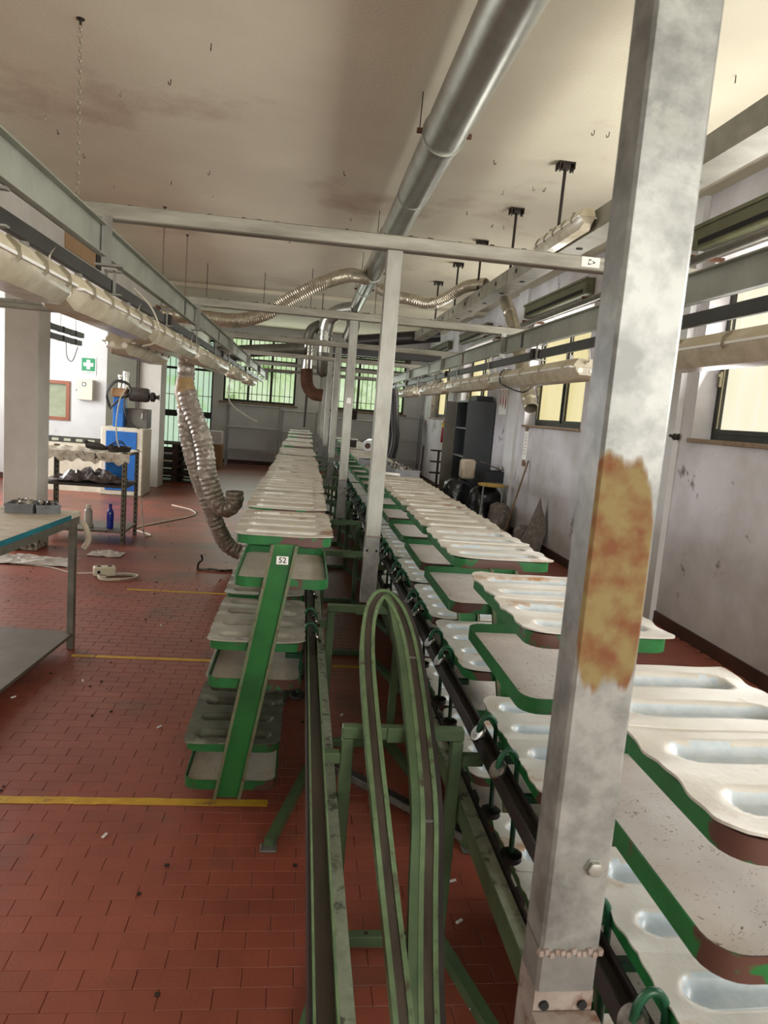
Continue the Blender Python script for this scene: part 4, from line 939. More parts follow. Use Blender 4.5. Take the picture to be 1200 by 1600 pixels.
def channel_mesh(s, yf, sign):
    """leaning U channel that carries the six trays; open towards -y*sign"""
    mb = MB(); a0, a1 = 0.336, 0.436; b0, b1 = 0.496, 0.602; z1, z0 = 1.088, 0.078
    def quadbar(u0, u1, v0, v1, y0, y1):
        vs = []
        for z, (p, q) in ((z0, (v0, v1)), (z1, (u0, u1))):
            for y in (y0, y1):
                for x in (p, q): vs.append((s*x, y, z))
        mb.add(vs, [(0, 2, 3, 1), (4, 5, 7, 6), (0, 1, 5, 4), (2, 6, 7, 3), (0, 4, 6, 2), (1, 3, 7, 5)] if s > 0 else [(1, 3, 2, 0), (6, 7, 5, 4), (4, 5, 1, 0), (3, 7, 6, 2), (2, 6, 4, 0), (5, 7, 3, 1)])
    quadbar(a0, a1, b0, b1, yf, yf+0.004*sign if sign > 0 else yf-0.004)
    return mb, quadbar
def channel_parts(s, yf, sign):
    y0, y1 = (yf-0.004, yf) if sign < 0 else (yf, yf+0.004)
    mb, qb = channel_mesh(s, yf, sign); mb.v.clear(); mb.f.clear()
    a0, a1, b0, b1 = 0.336, 0.436, 0.496, 0.602
    qb(a0, a1, b0, b1, y0, y1)
    m1 = mb.mesh('channel_web', M['green_ch'])
    mb2, qb2 = channel_mesh(s, yf, sign); mb2.v.clear(); mb2.f.clear()
    w0, w1 = (y0-0.019, y0) if sign > 0 else (y1, y1+0.019)
    qb2(a0, a0+0.005, b0, b0+0.005, w0, w1); qb2(a1-0.005, a1, b1-0.005, b1, w0, w1)
    qb2(a0, a0+0.012, b0, b0+0.012, w0 if sign > 0 else w1-0.003, w0+0.003 if sign > 0 else w1); qb2(a1-0.012, a1, b1-0.012, b1, w0 if sign > 0 else w1-0.003, w0+0.003 if sign > 0 else w1)
    m2 = mb2.mesh('channel_flange', M['green_edge'])
    return m1, m2
CAR = {}
def make_sets(s):
    d = {}
    d['rim'] = [rim_mesh(s, lv) for lv in LV]
    d['liner'] = [liner_mesh(s, LV[k], M['liner'] if s > 0 else M['liner_left']) for k in (1, 3, 5)]
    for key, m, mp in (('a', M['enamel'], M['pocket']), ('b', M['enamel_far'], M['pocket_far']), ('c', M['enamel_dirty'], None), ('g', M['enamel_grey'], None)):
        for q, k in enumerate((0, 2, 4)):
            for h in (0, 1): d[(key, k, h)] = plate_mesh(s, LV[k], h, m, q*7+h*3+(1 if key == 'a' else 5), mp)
    d['chf'] = channel_parts(s, -0.013, 1); d['chb'] = channel_parts(s, CL+0.006, -1)
    # hook: rod bent over the rail, wheel on top, black roller below
    P = smoothpath([(s*0.236, 0, 0.672), (s*0.240, 0, 0.70), (s*0.256, 0, 0.722), (s*0.276, 0, 0.718), (s*0.289, 0, 0.69), (s*0.292, 0, 0.62), (s*0.298, 0, 0.50), (s*0.300, 0, 0.425)], 5)
    d['hook'] = MB().tube(P, 0.0075, 10).mesh('hook', M['green_hook'])
    rg = MB().lathe([(0.008, -0.005), (0.026, -0.006), (0.029, -0.003), (0.029, 0.003), (0.026, 0.006), (0.018, 0.004), (0.008, 0.005)], (0, 0, 0), 18, 'x')
    d['wheel'] = rg.mesh('wheel', M['ring'])
    d['roller'] = MB().lathe([(0.010, 0.014), (0.027, 0.012), (0.031, 0.009), (0.029, 0.001), (0.031, -0.006), (0.028, -0.010), (0.010, -0.011)], (0, 0, 0), 20).mesh('roller', M['roller'])
    tb = MB().obox((s*0.292, 0, 0.585), (s*0.36, 0, 0.585), 0.02, 0.02); d['bracket'] = tb.mesh('hook_bracket', M['green_hook'])
    return d
SETS = {1: make_sets(1), -1: make_sets(-1)}
def carrier(s, y, label, keys, both=False, group=None):
    d = SETS[s]; t = thing('tray_carrier', label, 'carrier', (CXC, y, 0), group=group)
    for q, lv in enumerate(LV):
        r = link('tray', d['rim'][q], t)
        if q % 2: link('liner', d['liner'][q//2], r)
        else:
            for h in (0, 1):
                p = link('ribbed_plate', d[(keys[q//2], q, h)], r)
                p.location.z = random.uniform(-0.0005, 0.002)
    for ch in ((d['chf'], d['chb']) if both else (d['chf'],)):
        c = link('side_channel', ch[0], t); link('flange', ch[1], c)
    for dy in (0.205, 0.425):
        h = link('hook', d['hook'], t); h.location.y = dy
        w = link('wheel', d['wheel'], h); w.location = (s*0.236, 0, 0.668); w.rotation_euler = (0, R(35)*s, R(12))
        w = link('roller', d['roller'], h); w.location = (s*0.300, 0, 0.412)
        link('hook_bracket', d['bracket'], h)
    return t
ly = 2.655; LYS = []
for i in range(17):
    LYS.append(ly); ly += 0.648
for i, y in enumerate(LYS):
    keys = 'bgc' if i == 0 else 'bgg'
    lab = ('first left-side tray carrier, green leaning channel marked 52 at its front' if i == 0 else '%s tray carrier of the left row counted from the one numbered 52' % ORD[i])
    if y > 12.0: lab = '%s tray carrier of the left row, tiny near the back shelves' % ORD[i]
    c = carrier(-1, y, lab, keys)
    if i:
        c.location.x += random.uniform(-0.012, 0.012); c.location.z = random.uniform(-0.006, 0.022)+(0.03 if y > 11.5 else 0); c.rotation_euler = (random.uniform(-0.008, 0.004), random.uniform(-0.01, 0.01), random.uniform(-0.010, 0.010))
    if i == 0:
        cd = MB().box(-0.022, 0.022, -0.0012, 0, -0.0155, 0.0155).obj('number_card', M['white'], c); cd['label'] = 'white card handwritten 52'
        cd.location = (-0.392, -0.0145, 1.028)
        tm = link('number', text_mesh('52', 0.030, 'number', 'ink'), cd); tm.location = (0, -0.0018, 0); tm.rotation_euler = (R(90), 0, 0)
RYS = [0.76, 1.575, 2.43, 3.08, 3.73, 4.38, 5.03, 5.68, 6.33, 6.98, 7.63, 8.28, 8.93, 9.58, 10.23, 10.9, 11.6]
for i, y in enumerate(RYS):
    lab = ['tray carrier of the right row closest to the camera, cut by the picture edge', 'second tray carrier of the right row, standing behind the near post'][i] if i < 2 else '%s tray carrier of the right row counted from the camera' % ORD[i]
    c = carrier(1, y, lab, 'aaa' if i < 3 else 'baa')
    if i > 2: c.location.x += random.uniform(-0.008, 0.008); c.location.z = random.uniform(0, 0.012); c.rotation_euler = (random.uniform(-0.004, 0.004), 0, random.uniform(-0.008, 0.008))

# things lying on the right tray row
def crate_of_bits(label, x, y, z, w, d, h, rz, group=None, bits=16, m='crate'):
    t = thing('parts_crate', label, 'crate', (x, y, z), rz)
    mb = MB(); k = 0.006; ti = 0.012
    mb.box(-w/2, w/2, -d/2, d/2, 0, k)
    mb.box(-w/2, -w/2+k, -d/2, d/2, k, h); mb.box(w/2-k, w/2, -d/2, d/2, k, h); mb.box(-w/2+k, w/2-k, -d/2, -d/2+k, k, h); mb.box(-w/2+k, w/2-k, d/2-k, d/2, k, h)
    mb.obj('box', M[m], t)
    MB().box(-w/2-0.004, w/2+0.004, -d/2-0.004, -d/2, h-0.012, h).obj('lip', M[m], t)
    for q in range(bits):
        a = random.uniform(0, 6.28); bx, by = random.uniform(-w/2+0.03, w/2-0.03), random.uniform(-d/2+0.03, d/2-0.03); l = random.uniform(0.02, 0.045)
        zz = h-0.01+random.uniform(0, 0.025)
        MB().tube([(bx, by, zz-0.03), (bx+l*math.cos(a)*0.5, by+l*math.sin(a)*0.5, zz), (bx+l*math.cos(a), by+l*math.sin(a), zz-0.008)], 0.010, 6, rfun=lambda i: (0.013, 0.010, 0.006)[i]).obj('metal_piece', M['metal_bits'], t)
    return t
crate_of_bits('grey crate of small metal parts on the right tray row, nearest of its cluster', 0.80, 5.62, 1.124, 0.20, 0.28, 0.055, 0.2)
crate_of_bits('grey crate of small metal parts on the right tray row, behind the nearest crate', 0.76, 6.05, 1.124, 0.22, 0.30, 0.055, -0.1)
crate_of_bits('grey crate of small metal parts on the right tray row, farthest of its cluster', 0.66, 6.45, 1.124, 0.24, 0.28, 0.055, 0.1)
tag(MB().tube(smoothpath([(0.60, 5.5, 1.14), (0.68, 5.44, 1.145), (0.76, 5.42, 1.142)]), 0.011, 8).obj('white_hose_piece', M['flake']), 'short white curved hose piece before the crates on the trays', 'hose')
t = thing('film_roll', 'clear plastic film roll lying on the far right-hand trays', 'roll', (0.80, 8.75, 1.19), R(-8))
rb = MB().lathe([(0.036, 0.0), (0.066, 0.0), (0.068, 0.02), (0.068, 0.62), (0.066, 0.64), (0.036, 0.64)], (0, 0, 0), 24, 'y'); rb.obj('film', M['pvc'], t)
MB().lathe([(0.035, -0.004), (0.035, 0.006), (0.028, 0.006)], (0, 0, 0), 20, 'y').obj('core', M['core'], t)
crate_of_bits('dark tin of scrap beside the clear film roll on the far trays', 0.62, 9.35, 1.124, 0.16, 0.16, 0.10, 0, bits=8, m='iron')

# ------------------------------------------------------------------ yellow floor lines and litter
for k, (x0, x1, y, w) in enumerate(((-2.2, -0.045, 2.735, 0.05), (-1.30, -0.38, 4.345, 0.04), (-1.35, -0.45, 5.935, 0.04), (0.28, 0.52, 4.33, 0.04))):
    rng = random.Random(k); mb = MB(); n = 26
    for i in range(n):
        a = x0+(x1-x0)*i/n; b = x0+(x1-x0)*(i+1)/n
        if rng.random() < 0.06 and 0 < i < n-1: b -= (b-a)*0.3
        e0, e1 = rng.uniform(-0.002, 0.002), rng.uniform(-0.002, 0.002)
        mb.box(a, b, y-w/2+e0, y+w/2+e1, 0.0008, 0.0016)
    tag(mb.obj('yellow_floor_line', M['yellow']), 'worn yellow tape line on the floor, %s' % ['widest and nearest, running under the first left carrier', 'thin, second one starting at the table leg', 'thin, third one near the socket block', 'short piece glimpsed under the conveyor'][k], 'floor tape')
for k, (x, y) in enumerate(((-1.39, 3.7), (-1.12, 3.95), (-0.9, 5.0), (0.56, 1.72), (0.62, 2.25), (0.60, 2.05), (-0.6, 3.4), (-0.62, 2.5), (0.3, 3.6), (0.42, 1.9), (0.22, 2.35))):
    o = MB().bbox(-0.014, 0.014, -0.005, 0.005, 0, 0.007, 0.002).obj('white_scrap', M['flake']); o.location = (x, y, 0.0008); o.rotation_euler = (0, 0, random.uniform(0, 3))
    tag(o, 'small white plastic scrap ' + ['on the floor beside the table, nearer the picture edge', 'on the floor just inside the table leg line', 'on the floor between second and third yellow lines', 'on the red tiles low between the right beam and bent rail', 'on the red tiles near the end of the loose profile', 'on the red tiles just nearer than the loose profile end',
        'on the floor between the table and first left carrier', 'on the open floor below the nearest yellow line', 'seen between trestle legs under the conveyor', 'on the tiles right of the bent rail foot', 'beside the left leg of the second trestle'][k], 'litter', 'white scraps on the floor')
mb = MB()
for k in range(420):
    x, y = random.uniform(-3.5, 2.9), random.uniform(1.5, 12); r = random.uniform(0.002, 0.009)
    mb.bbox(x-r, x+r, y-r, y+r, 0.0, 0.001+r*0.6, r*0.3)
tag(mb.obj('floor_grit', M['dirt']), 'scattered dark grit and crumbs all over the tile floor', 'grit', kind='stuff')

def crumple(label, name, cat, x, y, w, d, h, m, seed, parts=None):
    rng = random.Random(seed); n = 12; hs = {}
    def fn(u, v):
        i, j = round(u*n), round(v*n)
        if (i, j) not in hs: hs[(i, j)] = (rng.uniform(-0.3, 0.3)/n*w, rng.uniform(-0.3, 0.3)/n*d, rng.uniform(0.0, 1.0)*h*max(0.15, 1-((u-.5)**2+(v-.5)**2)*3.0))
        a, b, c = hs[(i, j)]; return ((u-0.5)*w+a, (v-0.5)*d+b, 0.003+c)
    o = MB().grid(fn, n, n).obj(name, m); o.location = (x, y, 0)
    sm = o.modifiers.new('thickness', 'SOLIDIFY'); sm.thickness = 0.002; sm.offset = 1
    return tag(o, label, cat)
crumple('big heap of crumpled white sheets on the floor before the near column', 'crumpled_sheet', 'paper', -2.45, 6.75, 0.85, 0.34, 0.07, M['paper'], 3)
crumple('small crumpled piece of clear film on the floor near the shelf trolley', 'crumpled_film', 'film', -1.85, 7.2, 0.32, 0.22, 0.05, M['paper'], 5)

# socket block with its cable
t = thing('socket_block', 'cream multi-socket block on the floor with a coiled cable', 'socket', (-1.64, 6.35, 0.0), 0.35)
MB().bbox(-0.09, 0.09, -0.05, 0.05, 0.004, 0.085, 0.01).obj('body', M['socket'], t)
for dx in (-0.045, 0.045): MB().lathe([(0.02, 0), (0.02, 0.003), (0.017, 0.003), (0.017, 0.001)], (dx, 0, 0.085), 14).obj('outlet', M['hole'], t)
MB().lathe([(0.014, -0.002), (0.014, 0.001)], (-0.05, -0.051, 0.045), 12, 'y').obj('plug_hole', M['hole'], t)
MB().tube(smoothpath([(-0.09, 0, 0.03), (-0.25, 0.12, 0.006), (-0.42, 0.35, 0.006), (-0.62, 0.5, 0.006), (-0.74, 0.56, 0.006)]), 0.006, 6).obj('cable', M['wire'], t)
cp = []
for k in range(40):
    a = k*0.42; rr_ = 0.13+0.02*math.sin(k*0.9); cp.append((0.10+rr_*math.cos(a)*1.1, -0.12+rr_*math.sin(a)*0.8, 0.007+0.0006*k))
MB().tube(smoothpath(cp, 3), 0.006, 6).obj('cable_coil', M['wire'], t)
tag(MB().tube(smoothpath([(-1.72, 8.1, 0.45), (-1.70, 8.2, 0.05), (-1.66, 8.35, 0.008), (-1.9, 8.68, 0.008), (-1.72, 9.2, 0.008), (-1.42, 9.9, 0.008), (-1.50, 10.4, 0.008), (-1.85, 10.8, 0.008)]), 0.008, 6).obj('floor_cable', M['wire']), 'white cable looping across the floor beyond the shelf trolley', 'cable')
t = thing('floor_scrap', 'black bracket scrap standing on the floor near the floor hose', 'scrap', (-0.84, 6.75, 0))
MB().tube(smoothpath([(-0.06, 0, 0.006), (-0.05, 0, 0.07), (-0.02, 0, 0.10), (-0.03, 0, 0.15)], 4), 0.010, 6).obj('stub', M['iron'], t)
MB().tube(smoothpath([(-0.06, 0, 0.010), (0.06, 0.02, 0.014), (0.16, 0.0, 0.010), (0.26, 0.03, 0.010)], 4), 0.012, 6).obj('strip', M['metal_bits'], t)

# ------------------------------------------------------------------ table on the left
t = thing('work_table', 'steel work table with stained top and teal edge, cut by the left picture edge', 'table', (-1.345, 4.47, 0), R(-4.0))
TWd, TLn = 0.75, 2.0
MB().bbox(-TWd, 0.03, -TLn, 0.05, 0.83, 0.862, 0.004).obj('tabletop', M['table_top'], t)
MB().bbox(0.031, 0.036, -TLn, -0.12, 0.832, 0.860, 0.001).obj('edge_strip', M['teal'], t)
MB().box(-TWd+0.02, 0.028, -TLn+0.02, 0.03, 0.785, 0.829).obj('apron', M['table_steel'], t)
for x, y in ((0, 0), (-TWd+0.05, 0), (0, -TLn+0.1), (-TWd+0.05, -TLn+0.1)):
    MB().bbox(x-0.02, x+0.02, y-0.02, y+0.02, 0.0, 0.784, 0.003).obj('leg', M['table_steel'], t)
MB().bbox(-TWd+0.02, 0.018, -TLn+0.03, 0.015, 0.085, 0.105, 0.003).obj('lower_shelf', M['shelf_steel'], t)
crate_of_bits('grey crate of metal parts on the work table, nearer to the picture edge', -1.60, 4.37, 0.863, 0.15, 0.17, 0.055, 0.1, bits=14)
crate_of_bits('grey crate of metal parts on the work table, beside the table corner', -1.475, 4.40, 0.863, 0.13, 0.16, 0.05, 0.45, bits=14)

# ------------------------------------------------------------------ shelf trolley of slotted angle
t = thing('shelf_trolley', 'slotted-angle shelf unit behind the near column, covered with a printed sheet', 'shelf', (0, 0, 0))
X0, X1, Y0, Y1 = -2.70, -1.80, 7.72, 8.30
for nm, x, y in (('a', X1, Y0), ('b', X1, Y1), ('c', X0, Y1), ('d', X0, Y0)):
    sx = -1 if x == X1 else 1; sy = 1 if y == Y0 else -1
    mb = MB(); mb.box(*sorted((x, x+sx*0.045)), *sorted((y, y+sy*0.003)), 0, 0.98); mb.box(*sorted((x, x+sx*0.003)), *sorted((y, y+sy*0.045)), 0, 0.98)
    p = mb.obj('slotted_post', M['slotted'], t)
    h = MB()
    for k in range(18):
        h.box(*sorted((x+sx*0.016, x+sx*0.029)), *sorted((y-sy*0.0006, y+sy*0.0036)), 0.04+k*0.052, 0.065+k*0.052)
    tag(h.obj('slots', M['hole'], p), kind='stuff')
MB().box(X0+0.005, X1-0.005, Y0+0.005, Y1-0.005, 0.935, 0.955).obj('top_board', M['board'], t)
MB().box(X0+0.005, X1-0.005, Y0+0.005, Y1-0.005, 0.60, 0.625).obj('middle_board', M['board'], t)
MB().box(X0+0.005, X1-0.005, Y0+0.005, Y1-0.005, 0.12, 0.145).obj('bottom_board', M['slotted'], t)
rng = random.Random(4)
def clothf(u, v):
    x = X0-0.02+(X1-X0+0.05)*u
    if v < 0.3: y = Y0-0.02-0.012*math.sin(u*30); z = 0.965-(0.3-v)/0.3*(0.10+0.015*math.sin(u*23)+0.012*math.sin(u*51))
    else: y = Y0-0.02+(v-0.3)/0.7*(Y1-Y0+0.02); z = 0.965+0.006*math.sin(u*40+v*9)+0.004*math.sin(v*33)
    return (x, y, z)
cl = MB().grid(clothf, 60, 24); cl.smooth = True; tag(cl.obj('printed_cover', M['cloth_print']), 'off-white printed plastic sheet draped over the shelf unit top', 'cover')
b_ = crumple('dark crumpled plastic bag with red bits on the middle shelf', 'plastic_bag', 'bag', -2.25, 7.98, 0.72, 0.42, 0.17, M['film'], 9); b_.location.z = 0.63
tag(MB().bbox(-2.12, -1.93, 8.12, 8.24, 0.632, 0.86, 0.01).obj('blue_box', M['blue_box']), 'bright blue box standing on the middle shelf behind the bags', 'box')
t = thing('hand_tool', 'black tool lying on the printed sheet with its cord', 'tool', (-2.16, 7.9, 0.978))
MB().tube([(-0.10, 0.05, 0.04), (0.06, -0.02, 0.03), (0.12, -0.04, 0.02)], 0.035, 8, rfun=lambda i: (0.04, 0.035, 0.02)[i]).obj('body', M['iron'], t)
MB().tube([(-0.08, 0.04, 0.02), (-0.12, 0.03, 0.08)], 0.02, 8).obj('grip', M['iron'], t)
MB().tube(smoothpath([(0.10, 0, 0.02), (0.18, 0.05, 0.09), (0.25, 0.05, 0.10), (0.30, 0.0, 0.04), (0.22, -0.02, 0.01), (0.15, 0.02, 0.05), (0.24, 0.08, 0.08), (0.32, 0.06, 0.02)]), 0.006, 6).obj('cord', M['wire_dark'], t)
t = thing('rubber_tray', 'shallow dark rubber bowl on the trolley corner, wire standing in it', 'bowl', (-1.93, 7.93, 0.975))
MB().lathe([(0.02, 0.006), (0.105, 0.008), (0.12, 0.05), (0.125, 0.05), (0.112, 0.0), (0.02, 0.0)], (0, 0, 0), 20).obj('bowl', M['iron'], t)
MB().tube(smoothpath([(0.01, 0, 0.012), (-0.03, 0.02, 0.12), (-0.05, 0.05, 0.30), (-0.03, 0.1, 0.55), (0.03, 0.2, 0.70)]), 0.007, 6).obj('wire', M['wire'], t)
t = thing('bottle', 'dark blue bottle on the bottom shelf of the shelf unit', 'bottle', (-1.985, 7.86, 0.146))
MB().lathe([(0.03, 0), (0.036, 0.005), (0.037, 0.16), (0.030, 0.19), (0.016, 0.215), (0.015, 0.235)], (0, 0, 0), 18).obj('body', M['bottle_blue'], t)
MB().lathe([(0.017, 0.236), (0.017, 0.262), (0.014, 0.265)], (0, 0, 0), 14).obj('cap', M['bottle_blue'], t)
t = thing('bottle', 'grey-white wide-necked bottle on the bottom shelf of the shelf unit', 'bottle', (-2.21, 7.86, 0.146))
MB().lathe([(0.05, 0), (0.055, 0.01), (0.055, 0.035), (0.043, 0.04), (0.042, 0.17), (0.036, 0.19), (0.024, 0.20), (0.024, 0.205)], (0, 0, 0), 18).obj('body', M['bottle_grey'], t)
MB().lathe([(0.026, 0.206), (0.026, 0.235), (0.022, 0.238)], (0, 0, 0), 14).obj('cap', M['kit'], t)
tag(MB().tube(smoothpath([(-1.30, 4.50, 0.80), (-1.27, 4.50, 0.74), (-1.265, 4.51, 0.68), (-1.29, 4.51, 0.63)]), 0.018, 8).obj('hanging_glove', M['sack']), 'limp beige glove hanging behind the table leg', 'glove')

# ------------------------------------------------------------------ wrapped machine
t = thing('press_machine', 'white and blue press machine wrapped in clear film beside the far column', 'machine', (0, 0, 0))
MB().bbox(-3.08, -2.44, 11.5, 12.1, 0.0, 1.06, 0.015).obj('cabinet', M['machine_white'], t)
MB().bbox(-3.00, -2.54, 11.488, 11.499, 0.08, 1.0, 0.004).obj('front_panel', M['blue'], t)
MB().bbox(-2.94, -2.78, 11.62, 11.86, 1.06, 1.52, 0.01).obj('column', M['blue'], t)
MB().bbox(-2.76, -2.44, 11.75, 12.05, 1.061, 1.36, 0.01).obj('back_box', M['machine_grey'], t)
MB().bbox(-2.96, -2.74, 11.56, 11.92, 1.521, 1.66, 0.02).obj('head', M['carton'], t)
MB().lathe([(0.05, 0), (0.105, 0.01), (0.11, 0.05), (0.11, 0.26), (0.095, 0.30), (0.04, 0.31)], (-2.72, 11.72, 1.58), 16, 'x').obj('motor', M['motor'], t)
MB().lathe([(0.05, 0), (0.075, 0.01), (0.075, 0.06), (0.03, 0.08), (0.03, 0.12), (0.05, 0.13)], (-2.40, 11.72, 1.56), 14, 'x').obj('motor_flange', M['iron'], t)
MB().lathe([(0.05, 0), (0.05, 0.06), (0.043, 0.065), (0.043, 0.18), (0.05, 0.185), (0.05, 0.26), (0.02, 0.27)], (-2.79, 11.74, 1.662), 16).obj('air_cylinder', M['chrome'], t)
MB().lathe([(0.02, 0), (0.02, 0.16), (0.03, 0.17), (0.03, 0.20)], (-2.88, 11.74, 1.662), 12).obj('valve', M['chrome'], t)
for k in range(3):
    MB().tube(smoothpath([(-2.98+0.01*k, 11.55, 1.35), (-3.01, 11.52, 1.55+0.02*k), (-2.88, 11.50, 1.74+0.015*k), (-2.70, 11.5, 1.72+0.01*k), (-2.66, 11.5, 1.60), (-2.80, 11.48, 1.50), (-2.95, 11.48, 1.33)]), 0.013, 6).obj('hose_loop', M['wire_dark'], t)
MB().tube(smoothpath([(-2.74, 11.5, 1.6), (-2.72, 11.46, 1.3), (-2.6, 11.46, 1.12), (-2.5, 11.47, 1.06)]), 0.010, 6).obj('cable', M['wire_dark'], t)
MB().lathe([(0.025, 0), (0.03, 0.02), (0.02, 0.09), (0.03, 0.13), (0.015, 0.14)], (-2.50, 11.66, 1.20), 10).obj('regulator', M['chrome'], t)

# column side shelf rail, first aid etc
t = thing('first_aid_sign', 'green first aid sign with a white cross on the white partition', 'sign', (-3.64, 12.744, 2.00))
MB().box(-0.125, 0.125, -0.004, 0, -0.16, 0.135).obj('plate', M['white'], t)
MB().box(-0.11, 0.11, -0.006, -0.0042, -0.095, 0.12).obj('green_field', M['sign_green'], t)
cr_ = MB(); cr_.box(-0.028, 0.028, -0.008, -0.0062, -0.065, 0.09); cr_.box(-0.078, -0.028, -0.008, -0.0062, -0.016, 0.041); cr_.box(0.028, 0.078, -0.008, -0.0062, -0.016, 0.041); cr_.obj('white_cross', M['white'], t)
MB().box(-0.10, 0.10, -0.0055, -0.0042, -0.128, -0.118).obj('caption_line', M['machine_grey'], t)
t = thing('first_aid_cabinet', 'cream metal first aid cabinet below the green sign', 'cabinet', (-3.665, 12.745, 1.59))
MB().bbox(-0.14, 0.14, -0.13, -0.001, -0.17, 0.17, 0.006).obj('box', M['kit'], t)
MB().bbox(-0.135, 0.135, -0.137, -0.131, -0.165, 0.165, 0.002).obj('door', M['kit'], t)
MB().lathe([(0.038, 0), (0.038, -0.002)], (0.0, -0.1375, 0.09), 20, 'y').obj('round_mark', M['ink'], t)
cr_ = MB(); cr_.box(-0.010, 0.010, -0.142, -0.1400, 0.063, 0.117); cr_.box(-0.027, -0.010, -0.142, -0.14, 0.08, 0.10); cr_.box(0.010, 0.027, -0.142, -0.14, 0.08, 0.10); cr_.obj('cross', M['white'], t)
MB().box(-0.125, -0.115, -0.142, -0.1375, -0.03, 0.0).obj('lock', M['iron'], t)
w = MB(); a, b, z0, z1 = -4.5, -3.93, 1.05, 1.71
for (p, q, r_, s_) in ((a, b, z0, z0+.055), (a, b, z1-.055, z1), (a, a+.055, z0+.055, z1-.055), (b-.055, b, z0+.055, z1-.055)): w.box(p, q, 12.72, 12.80, r_, s_)
f = w.obj('window_12', M['wood']); tag(f, kind='structure')
for k in range(19):
    z = z0+0.065+k*0.0295
    MB().obox((a+0.06, 12.79, z), (b-0.06, 12.79, z), 0.030, 0.003, up=(0, -1.0, 0.55)).obj('slat', M['blind'], f)
MB().box(a+0.055, b-0.055, 12.82, 12.824, z0+.055, z1-.055).obj('pane', M['pane_mint'], f)
t = thing('long_crate', 'low dark slotted crate along the foot of the partition, behind the shelf unit', 'crate', (-3.55, 11.9, 0.78))
tag(t, None)
bx = MB().box(-0.95, 0.45, -0.2, 0.2, -0.78, 0.0); bx.obj('bench', M['machine_white'], t)
MB().bbox(-0.95, 0.45, -0.21, -0.201, -0.02, 0.07, 0.003).obj('front_board', M['frame'], t)
for k in range(7): MB().box(-0.85+k*0.18, -0.75+k*0.18, -0.214, -0.2105, 0.0, 0.04).obj('slot', M['blind'], t)
t['label'] = 'white bench with a dark slotted front board before the partition'; t['category'] = 'bench'; t.name = 'slotted_bench'

# cupboard panels high behind the left rail, cross tray, hanging black rails
t = thing('beam_panel', 'tan boards fixed side by side on the ceiling beam behind the left rails', 'panel', (-2.47, 7.75, 2.98))
for k in range(2): MB().bbox(0.001, 0.016, k*0.52, k*0.52+0.51, 0.0, 0.46, 0.003).obj('board', M['panel_brown'], t)
MB().bbox(0.001, 0.02, 1.05, 1.25, 0.0, 0.46, 0.003).obj('dark_end', M['iron'], t)
t = thing('cross_tray', 'grey perforated cable tray crossing above the near column from the left', 'cable tray', (0, 0, 0))
MB().bbox(-5.0, -1.35, 5.9, 6.0, 2.17, 2.21, 0.004).obj('tray_bed', M['galv_beam'], t)
MB().box(-5.0, -1.35, 5.896, 5.899, 2.21, 2.235).obj('lip', M['galv'], t)
MB().box(-5.0, -1.35, 6.001, 6.004, 2.21, 2.235).obj('lip', M['galv'], t)
for k, z in enumerate((2.26, 2.16)):
    t = thing('suspended_rail', 'short black suspended rail before the first aid wall, %s of two' % ['upper', 'lower'][k], 'rail', (-2.83, 7.6, z))
    MB().bbox(-0.03, 0.03, 0, 2.0-0.08*k, -0.03, 0.03, 0.004).obj('rail', M['frame'], t)
    for q in range(4): MB().box(-0.033, 0.033, 0.3+q*0.45, 0.34+q*0.45, -0.033, 0.033).obj('clip', M['iron'], t)
    if k == 0:
        for q in (1.2, 1.75): MB().tube([(0, q, 0.03), (0, q, 0.69)], 0.003, 5).obj('suspension_wire', M['clip'], t)
    else:
        MB().tube(smoothpath([(0, 1.4, -0.03), (0.0, 1.45, -0.2), (0.0, 1.65, -0.23), (0, 1.85, -0.05)]), 0.005, 5).obj('loose_wire', M['wire_dark'], t)

# ------------------------------------------------------------------ pallets, carton, back racks
for st, (px, py, nn) in enumerate(((-2.35, 14.2, 5), (-3.35, 14.4, 5))):
    for k in range(nn):
        z = 0.004+k*0.145
        t = thing('pallet', '%s dark wooden pallet %s' % (['bottom', 'second', 'third', 'fourth', 'top'][k], 'of the stack beside the far column' if st == 0 else 'of the stack half hidden behind the far column'), 'pallet', (px, py, z), random.uniform(-0.03, 0.03))
        for q in range(6): MB().bbox(-0.5, 0.5, -0.38+q*0.14, -0.28+q*0.14, 0.118, 0.138, 0.003).obj('deck_board', M['pallet'], t)
        for q in (-0.45, 0.0, 0.45): MB().box(q-0.05, q+0.05, -0.38, 0.42, 0.02, 0.117).obj('stringer', M['pallet'], t)
        for q in (-0.38, 0.34): MB().box(-0.5, 0.5, q, q+0.08, 0.0, 0.019).obj('bottom_board', M['pallet'], t)
t = thing('carton', 'brown cardboard box with a white flap by the back shelf foot', 'box', (-2.0, 17.6, 0))
MB().bbox(-0.25, 0.12, -0.2, 0.2, 0, 0.55, 0.006).obj('box', M['carton'], t); MB().bbox(-0.25, 0.10, -0.19, 0.19, 0.551, 0.86, 0.006).obj('upper_box', M['paper'], t)
def rack(label, x0, x1, y0, y1, h, shelves):
    t = thing('metal_rack', label, 'rack', (0, 0, 0))
    for x in (x0, x1-0.04):
        for y in (y0, y1-0.04):
            p = MB().box(x, x+0.04, y, y+0.003, 0, h).box(x, x+0.003, y, y+0.04, 0, h).obj('upright', M['rack'], t)
    for z in shelves: MB().bbox(x0, x1, y0+0.004, y1, z-0.03, z, 0.003).obj('shelf', M['rack'], t)
    return t
rack('empty grey metal rack below the left back window, left bay', -1.90, -0.58, 18.25, 18.65, 1.55, (0.42, 0.98, 1.53))
rack('empty grey metal rack below the left back window, right bay', -0.55, 0.35, 18.25, 18.65, 1.50, (0.42, 0.95, 1.48))
